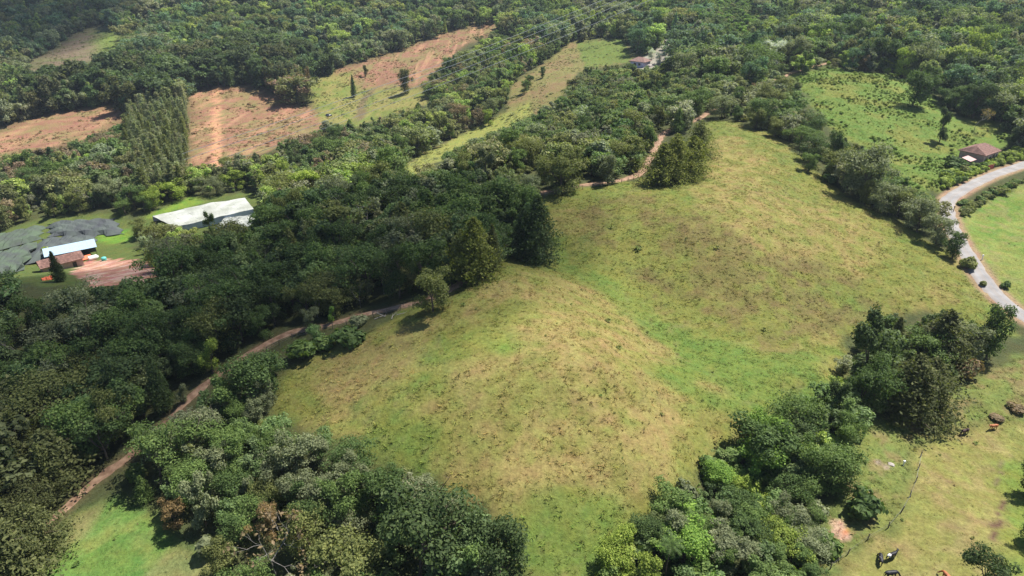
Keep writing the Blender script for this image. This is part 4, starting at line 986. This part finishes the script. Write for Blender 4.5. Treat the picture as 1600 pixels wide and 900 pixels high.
def tile_courses(L, Wd, h, rise, over, mat, parent, n_=7):
    # raised tile courses running up both slopes
    l, w = L / 2 + over, Wd / 2 + over
    for sgn in (-1, 1):
        mb = MB()
        for k in range(1, n_):
            f = k / n_; mb.box((0, sgn * w * (1 - f), h + rise * f + .05), (2 * l * (1 - .25 * f), .16, .07))
        o = mb.build('tile_course', mat, parent); o['kind'] = 'stuff'
def house(name, label, px, rz, L, Wd, h, rise, roofm, wallm, hip=0.0, over=.6, front=(), courses=True):
    g = site(px[0], px[1], rz, L, Wd); e = empty(name, g, rz)
    mb = MB(); mb.box((0, 0, h / 2 - 1), (L, Wd, h + 2)); w_ = mb.build('wall', wallm, e)
    if hip < .05:
        for s in (-1, 1):
            gb = MB(); x = s * (L / 2 - .05); gb.add([(x - .1, -Wd / 2, h), (x - .1, Wd / 2, h), (x - .1, 0, h + rise * .9), (x + .1, -Wd / 2, h), (x + .1, Wd / 2, h), (x + .1, 0, h + rise * .9)], [(0, 2, 1), (3, 4, 5), (0, 1, 4, 3), (1, 2, 5, 4), (2, 0, 3, 5)]); gb.build('gable', wallm, e)
    r_ = roof_mesh(L, Wd, h + .2, rise, over, hip).build('roof', roofm, e)
    if courses: tile_courses(L, Wd, h + .2, rise, over, roofm, r_)
    for (kind, x, z, w, hh) in front:
        fm = MB(); fm.box((x, -Wd / 2 - .03, z), (w + .2, .12, hh + .2)); f_ = fm.build(kind, M['wall_white'] if kind == 'window' else M['wood'], e)
        pm = MB(); pm.box((x, -Wd / 2 - .08, z), (w, .1, hh)); pm.build('pane' if kind == 'window' else 'door_leaf', M['dark'], f_)
    tag(e, label, 'house' if 'shed' not in name else 'shed')
    return e
rzf = heading((75, 412), (150, 396))
house('farmhouse', 'brown tiled farmhouse in front of the blue-roofed shed by the shade nets', (98, 419), rzf, 12.5, 6.5, 2.8, 1.6, M['tile'], M['wall_pink'], 0, .7, [('door', 3.5, 1.1, 1.1, 2.1), ('window', -1, 1.5, 1.3, 1.1), ('window', -4, 1.5, 1.3, 1.1)])
# open shed with pale blue sheet roof
rzs = heading((80, 404), (148, 390)); g = site(114, 403, rzs, 17, 5); e = empty('open_shed', g, rzs); tag(e, 'open shed with pale blue sheet metal roof behind the brown farmhouse', 'shed')
for k in range(6):
    mb = MB(); x0 = -8.6 + k * 2.87
    mb.add([(x0, -2.9, 3.3), (x0 + 2.85, -2.9, 3.3), (x0 + 2.85, 2.9, 4.6), (x0, 2.9, 4.6), (x0, -2.9, 3.22), (x0 + 2.85, -2.9, 3.22), (x0 + 2.85, 2.9, 4.52), (x0, 2.9, 4.52)], [(0, 1, 2, 3), (7, 6, 5, 4), (0, 4, 5, 1), (1, 5, 6, 2), (2, 6, 7, 3), (3, 7, 4, 0)])
    for q in range(4): mb.box((x0 + .4 + q * .7, 0, 3.99), (.08, .1, .06))
    mb.build('roof_panel', M['blue_sheet'], e)
for x in (-8, -2.7, 2.7, 8):
    for y, hh in ((-2.6, 3.3), (2.6, 4.4)):
        mb = MB(); mb.box((x, y, hh / 2 - .6), (.16, .16, hh + 1.1)); mb.build('post', M['wood'], e)
mb = MB(); mb.box((0, 2.5, 1.6), (16.4, .12, 4)); mb.build('back_wall', M['dark'], e)
# goods round the farm
def slab(name, px, rz, d, mat, label, cat, lift=0, tilt=0):
    g = ground(*px); mb = MB(); nx = 6
    vs_ = []; fs = []
    for i in range(nx + 1):
        for j in range(4):
            a, b = i / nx - .5, j / 3 - .5
            vs_.append((a * d[0], b * d[1], d[2] * (1 - (2 * b) ** 2) + .12 * math.sin(i * 2.1 + j) + .1)); 
    for i in range(nx):
        for j in range(3): fs.append((i * 4 + j, (i + 1) * 4 + j, (i + 1) * 4 + j + 1, i * 4 + j + 1))
    t0 = len(vs_); vs_ += [(x, y, z - .12 - d[2] * .5) for x, y, z in vs_]; fs += [tuple(t0 + k for k in f[::-1]) for f in fs]
    rim = [i * 4 for i in range(nx + 1)] + [nx * 4 + j for j in (1, 2, 3)] + [i * 4 + 3 for i in range(nx - 1, -1, -1)] + [2, 1]
    for a, b in zip(rim, rim[1:] + rim[:1]): fs.append((b, a, a + t0, b + t0))
    mb.add(vs_, fs); o = mb.build(name, mat); o.location = (g.x, g.y, g.z + lift); o.rotation_euler = (tilt, 0, rz); tag(o, label, cat); return o
slab('tarp', (124, 409), rzf + .12, (8.5, 2.2, .5), M['orange'], 'orange-red tarp spread along the right end of the farmhouse', 'tarp', .8, .35)
slab('tarp', (74, 437), rzf, (2.2, 1.5, .4), M['orange'], 'small orange tarp at the lower left corner of the farmhouse', 'tarp', .2, .3)
def tank(name, px, r, h, mat, label, lying=False, rz=0):
    g = ground(*px); e = empty(name, g, rz); mb = MB(); rr_ = [r * .95, r, r, r * .97, r * .6, r * .25]; zz = [0, .1 * h, .7 * h, .82 * h, .94 * h, h]
    pts = [(x - h / 2, 0, r) for x in zz] if lying else [(0, 0, z) for z in zz]
    mb.tube(pts, rr_, 14); mb.build('body', mat, e, True)
    lid = MB(); lid.tube([pts[-1], (pts[-1][0] + (.1 if lying else 0), 0, pts[-1][2] + (0 if lying else .1))], [r * .26, r * .24], 12); lid.build('lid', mat, e)
    tag(e, label, 'tank'); return e
tank('water_tank', (147, 406), .9, 3.4, M['white'], 'white tank lying past the end of the blue-roofed shed', True, rzf)
tank('water_tank', (163, 407), .9, 1.4, M['teal'], 'teal tank on the grass right of the farm shed')
tank('water_barrel', (74, 403), .6, 1.3, M['bluep'], 'blue barrel at the left end of the blue-roofed shed')

def canopy(name, label, cat, quad, h, bays, mat, sag, sidemat=None, drape=False):
    dv = h * F * CP / 280
    c = [ground(u, v + dv) for u, v in quad]; e = empty(name, c[0]); o0 = c[0]
    def at(s, t, up=0):
        p = (c[0] * (1 - s) + c[1] * s) * (1 - t) + (c[3] * (1 - s) + c[2] * s) * t
        return Vector((p.x, p.y, max(p.z, float(gz(p.x, p.y))) + up)) - o0
    rows = 8
    for k in range(bays):
        mb = MB(); vs_ = []; fs = []
        for i in range(5):
            s = (k + .002 + .996 * i / 4) / bays; lift = sag * (1 - (i / 2 - 1) ** 2)
            for j in range(rows + 1):
                t = j / rows; ed_ = min(1, 7 * min(s, 1 - s, t, 1 - t) + .08) if drape else 1
                q = at(s, t, h * ed_ + lift * ed_ + (.3 if drape else .12) * math.sin(j * 2.2 + k + s * 19) * ed_); wob = .5 * math.sin(s * 23 + t * 17 + bays)
                vs_.append((q.x + wob * (1 - ed_) * 1.6, q.y + wob * (1 - ed_) * 2.2, q.z))
        nr = rows + 1
        for i in range(4):
            for j in range(rows): fs.append((i * nr + j, (i + 1) * nr + j, (i + 1) * nr + j + 1, i * nr + j + 1))
        mb.add(vs_, fs); o = mb.build('roof_panel', mat, e)
        md = o.modifiers.new('thickness', 'SOLIDIFY'); md.thickness = .04
    for k in range(bays + 1):
        for t in (0.01, .5, .99):
            p0 = at(k / bays, t, -1); p1 = at(k / bays, t, h * (.12 if drape and (t != .5 or k in (0, bays)) else 1)); mb = MB(); mb.tube([p0, p1], [.07, .06], 5); mb.build('post', M['wood'], e)
    if sidemat:
        for t in (0.0, 1.0):
            mb = MB(); vs_ = []; fs = []
            for i in range(13):
                s = i / 12; p = at(s, t); vs_ += [(p.x, p.y, p.z - .3), (p.x, p.y, p.z + h)]
            for i in range(12): fs.append((2 * i, 2 * i + 2, 2 * i + 3, 2 * i + 1))
            mb.add(vs_, fs); o = mb.build('side_sheet', sidemat, e); md = o.modifiers.new('thickness', 'SOLIDIFY'); md.thickness = .04
    tag(e, label, cat); return e
canopy('greenhouse', 'long whitish plastic greenhouse stretching away to the valley trees', 'greenhouse', [(276, 356), (398, 327), (384, 309), (240, 338)], 2.4, 6, M['plastic'], .07, M['plastic_blue'])
canopy('greenhouse', 'bright white lower greenhouse nearest the shaded forest', 'greenhouse', [(338, 357), (388, 361), (409, 337), (352, 341)], 2.2, 3, M['plastic'], .07, M['plastic_blue'])
canopy('shade_net', 'grey shade net roof with a peak behind the green plot', 'shade net', [(78, 365), (194, 362), (178, 337), (74, 346)], 1.5, 5, M['net'], .1, drape=True)
canopy('shade_net', 'large dark grey shade net behind the blue-roofed shed', 'shade net', [(36, 410), (146, 388), (151, 363), (66, 368)], 1.5, 5, M['net'], .1, drape=True)
canopy('shade_net', 'greenish shade net at the left photo edge above the farm', 'shade net', [(-20, 392), (62, 370), (72, 347), (-20, 368)], 1.5, 3, M['net_green'], .1, drape=True)
canopy('shade_net', 'pale green shade net left of the farmhouse', 'shade net', [(-30, 436), (34, 418), (62, 372), (-20, 396)], 1.5, 3, M['net_green'], .1, drape=True)
# house with the silvery trees, house by the road
house('cottage', 'small far house with red hipped roof and lavender wall', (1000, 104), heading((985, 104), (1015, 103)), 9.5, 8, 3.0, 2.2, M['tile_red'], M['wall_lav'], .8, .7, [('window', 1.5, 1.6, 1.4, 1.4), ('door', -1.5, 1.1, 1.2, 2.1)], False)
rz3 = heading((1500, 262), (1555, 244))
house('roadside_house', 'red tiled house with pink walls behind the roadside hedge', (1526, 250), rz3, 10.5, 8, 3.2, 2.0, M['tile'], M['wall_pink'], .55, .6, [('door', 2.0, 1.2, 1.2, 2.3), ('window', -.8, 1.7, 1.4, 1.2), ('window', 4.0, 1.7, 1.2, 1.2)])
g = site(1511, 259, rz3, 4, 2.6); e = empty('porch', g, rz3); tag(e, 'small pink sheet roof porch at the left front of the roadside house', 'porch')
mb = MB(); mb.add([(-2.2, -1.5, 2.0), (2.2, -1.5, 2.0), (2.2, 1.5, 2.7), (-2.2, 1.5, 2.7), (-2.2, -1.5, 1.92), (2.2, -1.5, 1.92), (2.2, 1.5, 2.62), (-2.2, 1.5, 2.62)], [(0, 1, 2, 3), (7, 6, 5, 4), (0, 4, 5, 1), (1, 5, 6, 2), (2, 6, 7, 3), (3, 7, 4, 0)]); mb.build('roof', M['pink_sheet'], e)
for x in (-2, 2):
    for y, hh in ((-1.3, 1.95), (1.3, 2.6)): mb = MB(); mb.box((x, y, hh / 2 - .5), (.14, .14, hh + 1)); mb.build('post', M['wood'], e)
g = ground(1547, 265); e = empty('gate', g, heading((1538, 268), (1556, 262))); tag(e, 'dark red plank gate between hedge and road at the roadside house', 'gate')
for k in range(9): mb = MB(); mb.box((-1.8 + k * .45, 0, .75), (.40, .08, 1.7 + .06 * (k % 3))); mb.build('plank', M['redgate'], e)
for z in (.3, 1.25): mb = MB(); mb.box((0, .09, z), (4.1, .08, .12)); mb.build('rail', M['redgate'], e)
for x in (-2.2, 2.2): mb = MB(); mb.box((x, 0, .7), (.2, .2, 2.2)); mb.build('post', M['wood'], e)
# pale rocks by the far house
def rock(px, s, label, mat='rock', name='boulder', cat='rock', seed=0):
    r = random.Random(seed); bm = bmesh.new(); bmesh.ops.create_icosphere(bm, subdivisions=2, radius=1)
    for v in bm.verts: v.co = Vector((v.co.x * s[0], v.co.y * s[1], v.co.z * s[2])) * r.uniform(.78, 1.15)
    me = bpy.data.meshes.new(name); bm.to_mesh(me); bm.free(); me.materials.append(M[mat]); o = bpy.data.objects.new(name, me); COL.objects.link(o)
    g = ground(*px); o.location = (g.x, g.y, g.z + s[2] * .25); o.rotation_euler = (0, 0, r.random() * 6); tag(o, label, cat); return o
rock((1032, 110), (2.6, 2, 1.3), 'pale boulder in the yard right of the far house', seed=1); rock((1045, 66), (4, 2.5, 1.2), 'white rock outcrop at the top of the yard path', seed=2); rock((1015, 104), (2, 1.6, 1.2), 'pale rock close to the far house corner', seed=3)
rock((1392, 727), (.6, .4, .2), 'flat pale rock in the rough grass above the pasture', seed=5)

# ------------------------------------------------------------------ car in the far clearing
g = ground(514, 182); e = empty('car', (g.x, g.y, g.z + .1), heading((505, 184), (524, 180))); tag(e, 'dark car parked at the edge of the far clearing', 'car')
def loft(mb, secs):
    k = len(secs[0]); vs_ = [p for s in secs for p in s]; fs = []
    for i in range(len(secs) - 1):
        for j in range(k): fs.append((i * k + j, i * k + (j + 1) % k, (i + 1) * k + (j + 1) % k, (i + 1) * k + j))
    fs += [tuple(range(k))[::-1], tuple((len(secs) - 1) * k + j for j in range(k))]; mb.add(vs_, fs)
def sec(x, w, z0, z1): return [(x, -w, z0), (x, w, z0), (x, w * 1.03, (z0 + z1) / 2), (x, w * .9, z1), (x, -w * .9, z1), (x, -w * 1.03, (z0 + z1) / 2)]
mb = MB(); loft(mb, [sec(-2.1, .75, .5, .85), sec(-1.9, .85, .32, 1.0), sec(0, .88, .3, 1.05), sec(1.0, .87, .3, 1.0), sec(1.9, .82, .34, .86), sec(2.1, .7, .5, .75)]); mb.build('body', M['car'], e, True)
mb = MB(); loft(mb, [sec(-1.9, .7, 1.0, 1.05), sec(-1.4, .72, 1.0, 1.58), sec(.1, .74, 1.0, 1.62), sec(.95, .74, 1.0, 1.05)]); cb = mb.build('cabin', M['glass'], e, True)
mb = MB(); mb.box((-.6, 0, 1.61), (1.5, 1.2, .06)); mb.build('roof', M['car'], e)
for x in (-1.3, 1.3):
    for y in (-.82, .82):
        mb = MB(); mb.tube([(x, y - .11, .32), (x, y + .11, .32)], [.33, .33], 12); wh = mb.build('wheel', M['tyre'], e); mb = MB(); mb.tube([(x, y - .12, .32), (x, y + .12, .32)], [.18, .18], 10); mb.build('rim', M['wire'], wh)

# ------------------------------------------------------------------ fences, posts, cables
def fence(name, label, line, gap, h=1.25, wires=3):
    w = [ground(u, v) for u, v in line]; c = catmull(np.array([(p.x, p.y, p.z) for p in w]), .5)
    acc = np.concatenate([[0], np.cumsum(np.linalg.norm(np.diff(c[:, :2], axis=0), axis=1))]); tops = []
    e = empty(name, c[0]); o0 = Vector(c[0]); pm = MB(); pm.tube([(0, 0, -.4), (0, 0, h)], [.085, .07], 5); me = pm.mesh('post', [M['wood']])
    for s in np.arange(0, acc[-1], gap):
        x = np.interp(s, acc, c[:, 0]); y = np.interp(s, acc, c[:, 1]); z = float(gz(x, y))
        o = bpy.data.objects.new('post', me); COL.objects.link(o); o.parent = e; o.location = Vector((x, y, z)) - o0; o.rotation_euler = (random.gauss(0, .06), random.gauss(0, .06), random.random() * 6)
        tops.append(Vector((x, y, z)) - o0)
    for k in range(wires):
        mb = MB(); mb.tube([p + Vector((0, 0, h * (.35 + .3 * k))) for p in tops], [.012] * len(tops), 3); mb.build('wire', M['wire'], e)
    tag(e, label, 'fence'); return e
fence('wire_fence', 'wire fence with wooden posts along the low side of the dirt track', [(400, 562), (450, 533), (520, 514), (580, 497), (640, 483), (665, 480)], 2.6)
fence('wire_fence', 'wire fence on the meadow edge below the light stretch of track', [(850, 309), (905, 297), (970, 287), (1005, 275)], 3.0)
fence('wire_fence', 'wire fence between the pasture and the landslip scrub', [(1270, 912), (1325, 866), (1366, 838), (1395, 818), (1425, 770), (1440, 705)], 4.2, 1.2, 2)
def marker(px, label, mat, h=1.1):
    g = ground(*px); e = empty('marker_post', g); mb = MB(); mb.box((0, 0, h / 2 - .2), (.16, .16, h + .4), 0, 0, .8); mb.build('shaft', M[mat], e); mb = MB(); mb.box((0, 0, h + .1), (.34, .2, .3)); mb.build('head', M[mat], e); tag(e, label, 'post')
marker((1534, 406), 'short white marker post at the inner edge of the road', 'white'); marker((1489, 332), 'dark post at the inside of the road bend', 'wood', 1.6)
marker((1411, 728), 'small white marker standing at the upper edge of the pasture', 'white', .7)
def cable(pa, da, pb, db, label, sag):
    a, b = Vector(unproj(pa[0], pa[1], da)), Vector(unproj(pb[0], pb[1], db)); mb = MB(); pts = []
    for i in range(41):
        t = i / 40; p = a.lerp(b, t); pts.append((p.x, p.y, p.z - sag * 4 * t * (1 - t)))
    mb.tube(pts, [.10] * 41, 5); o = mb.build('power_cable', M['wire']); tag(o, label, 'cable', 'power cables over the far valley')
cable((1010, -30), 520, (270, 245), 330, 'uppermost power cable crossing the far pasture strip', 4)
cable((1022, -26), 522, (250, 262), 330, 'second power cable from the top over the far pasture strip', 4)
cable((1050, -30), 518, (240, 285), 330, 'third power cable from the top over the far pasture strip', 4)
cable((1070, -24), 520, (225, 300), 330, 'lowest power cable crossing the far pasture strip', 4)
# fallen branches beside the track fence
for i, (px, rz, L) in enumerate([((585, 500), .5, 3.2), ((602, 496), 2.6, 2.6), ((620, 493), .2, 3.0), ((612, 500), 1.4, 2.0)]):
    g = ground(*px); mb = MB(); r = random.Random(i); mb.tube([(0, 0, .15), (L * .5, .1, .35), (L, -.1, .15)], [.1, .07, .03], 5)
    for k in range(4): a = r.uniform(-1.2, 1.2); s = L * r.uniform(.3, .8); mb.tube([(s, 0, .28), (s + .7 * math.cos(a), .7 * math.sin(a), .6)], [.04, .015], 4)
    o = mb.build('fallen_branch', M['pale_bark']); o.location = g; o.rotation_euler = (0, 0, rz)
    tag(o, ['leftmost grey fallen branch beside the track fence', 'second grey fallen branch from the left beside the track fence', 'rightmost grey fallen branch beside the track fence', 'short fallen branch lying below the others by the track fence'][i], 'branch', 'fallen branches by the track')

# ------------------------------------------------------------------ cows
def cow_mesh(graze, turn):
    J = [(-.95, 0, 1.22, .21), (-.5, 0, 1.16, .33), (0, 0, 1.10, .37), (.5, 0, 1.14, .34), (.82, 0, 1.22, .26)]
    vs_ = [Vector(j[:3]) for j in J]; rr_ = [j[3] for j in J]; ed = [(0, 1), (1, 2), (2, 3), (3, 4)]
    def chain(root, pts):
        k = root
        for x, y, z, r in pts: vs_.append(Vector((x, y, z))); rr_.append(r); ed.append((k, len(vs_) - 1)); k = len(vs_) - 1
        return k
    nz = (1.15, turn * .2, .95, .17), (1.38, turn * .45, .55, .13), (1.5, turn * .6, .32, .14), (1.66, turn * .72, .12, .085)
    up = (1.08, turn * .1, 1.42, .18), (1.28, turn * .3, 1.55, .15), (1.46, turn * .42, 1.48, .14), (1.68, turn * .55, 1.32, .085)
    hd = chain(4, nz if graze else up)
    for s in (-1, 1):
        chain(3, [(.58, s * .22, .85, .15), (.60, s * .22, .52, .085), (.60, s * .22, .3, .065), (.64, s * .22, .04, .075)])
        chain(1, [(-.66, s * .22, .92, .19), (-.60, s * .22, .62, .12), (-.76, s * .22, .36, .07), (-.70, s * .22, .04, .078)])
        b = vs_[hd - 1]; chain(hd - 1, [(b.x - .06, b.y + s * .16, b.z + .08, .045), (b.x - .1, b.y + s * .27, b.z + .08, .03)])
    chain(0, [(-1.14, 0, 1.2, .05), (-1.2, .03, .8, .03), (-1.18, .05, .45, .045)])
    chain(2, [(-.32, 0, .78, .16)])
    me = bpy.data.meshes.new('cow_skin'); me.from_pydata([tuple(v) for v in vs_], ed, []); o = bpy.data.objects.new('cow_skin', me); COL.objects.link(o)
    md = o.modifiers.new('skin', 'SKIN'); md.use_smooth_shade = True
    for i, r in enumerate(rr_): me.skin_vertices[0].data[i].radius = (r, r * (1.0 if i > 4 else .92))
    me.skin_vertices[0].data[2].use_root = True
    o.modifiers.new('sub', 'SUBSURF').levels = 2; o.modifiers['sub'].render_levels = 2
    dg = bpy.context.evaluated_depsgraph_get(); out = bpy.data.meshes.new_from_object(o.evaluated_get(dg)); bpy.data.objects.remove(o)
    out.polygons.foreach_set('use_smooth', [True] * len(out.polygons)); return out, vs_[hd - 1]
COW = [cow_mesh(True, .3), cow_mesh(True, -.5), cow_mesh(False, .5)]
def cow(px, rz, k, mat, label, s=1.0):
    g = ground(*px); me, head = COW[k]; me = me.copy(); me.materials.clear(); me.materials.append(M[mat]); o = bpy.data.objects.new('cow', me); COL.objects.link(o)
    o.location = g; o.rotation_euler = (0, 0, rz); o.scale = (s, s, s); tag(o, label, 'cow', 'cattle on the pasture')
    o.scale *= .76
    for q in (-1, 1):
        mb = MB(); mb.tube([(head.x - .05, head.y + q * .09, head.z + .1), (head.x - .06, head.y + q * .2, head.z + .17), (head.x, head.y + q * .24, head.z + .27)], [.03, .025, .008], 5); mb.build('horn', M['horn'], o)
cow((1374, 880), 1.2, 0, 'cow_black', 'black cow seen end-on just left of the black and white cow')
cow((1391, 874), .35, 2, 'cow_bw', 'black and white cow on the lower pasture')
cow((1390, 903), .1, 1, 'cow_black', 'black cow cut by the bottom edge below the two others', 1.1)
cow((1478, 907), 1.8, 0, 'cow_orange', 'orange cow cut by the bottom edge of the pasture')
cow((1506, 679), 3.5, 0, 'cow_brown', 'dark brown cow at the top of the pasture', 1.05)
cow((1551, 671), 3.3, 2, 'cow_orange', 'orange-brown cow under the brown bank at the right edge', .95)

# ------------------------------------------------------------------ clouds that shade the left woods (high above the picture) and the air
def cloud(name, at, rad, thick, dens, seed, label):
    bm = bmesh.new(); r = np.random.default_rng(seed); bmesh.ops.create_icosphere(bm, subdivisions=4, radius=1)
    ph = r.uniform(0, 6.28, 8)
    for v in bm.verts:
        a = math.atan2(v.co.y, v.co.x)
        q = 1 + .14 * math.sin(2 * a + ph[0]) + .10 * math.sin(3 * a + ph[1]) + .07 * math.sin(5 * a + ph[2] + 3 * v.co.z) + .05 * math.sin(9 * a + ph[3] + 5 * v.co.z)
        v.co = Vector((v.co.x * rad[0] * q, v.co.y * rad[1] * q, v.co.z * thick * (.8 + .35 * math.sin(4 * v.co.x + ph[4]) * math.sin(4 * v.co.y + ph[5]))))
    me = bpy.data.meshes.new(name); bm.to_mesh(me); bm.free(); o = bpy.data.objects.new(name, me); COL.objects.link(o); o.location = at
    m, nt, out = nmat('cloud_vapour'); vol = N(nt, 'ShaderNodeVolumePrincipled'); vol.inputs['Color'].default_value = (.95, .96, .98, 1); vol.inputs['Density'].default_value = dens; vol.inputs['Anisotropy'].default_value = .5
    nt.links.new(vol.outputs[0], out.inputs['Volume']); me.materials.append(m); tag(o, label, 'cloud', kind='stuff')
def over(px, hgt):
    g = ground(*px); return g + sun_dir * (hgt / sun_dir.z)
cloud('cloud', over((300, 480), 520), (80, 72, 1), 40, .017, 3, 'small cumulus cloud shading the woods by the track')
cloud('cloud', over((20, 45), 560), (150, 130, 1), 50, .02, 5, 'cumulus cloud shading the far top left forest')
lo, hi = float(ZG.min()) - 3, max(float(ZG.max()) + 22, 20)
mb = MB(); mb.box(((GX[0] + GX[-1]) / 2, 500, (lo + hi) / 2), (GX[-1] - GX[0] + 30, 1400, hi - lo))
m, nt, out = nmat('air'); vol = N(nt, 'ShaderNodeVolumePrincipled'); vol.inputs['Color'].default_value = (.72, .84, 1, 1); vol.inputs['Density'].default_value = .00009; vol.inputs['Anisotropy'].default_value = .2
nt.links.new(vol.outputs[0], out.inputs['Volume'])
o = mb.build('haze', m); tag(o, 'thin bluish haze over the whole valley', 'haze', kind='stuff')
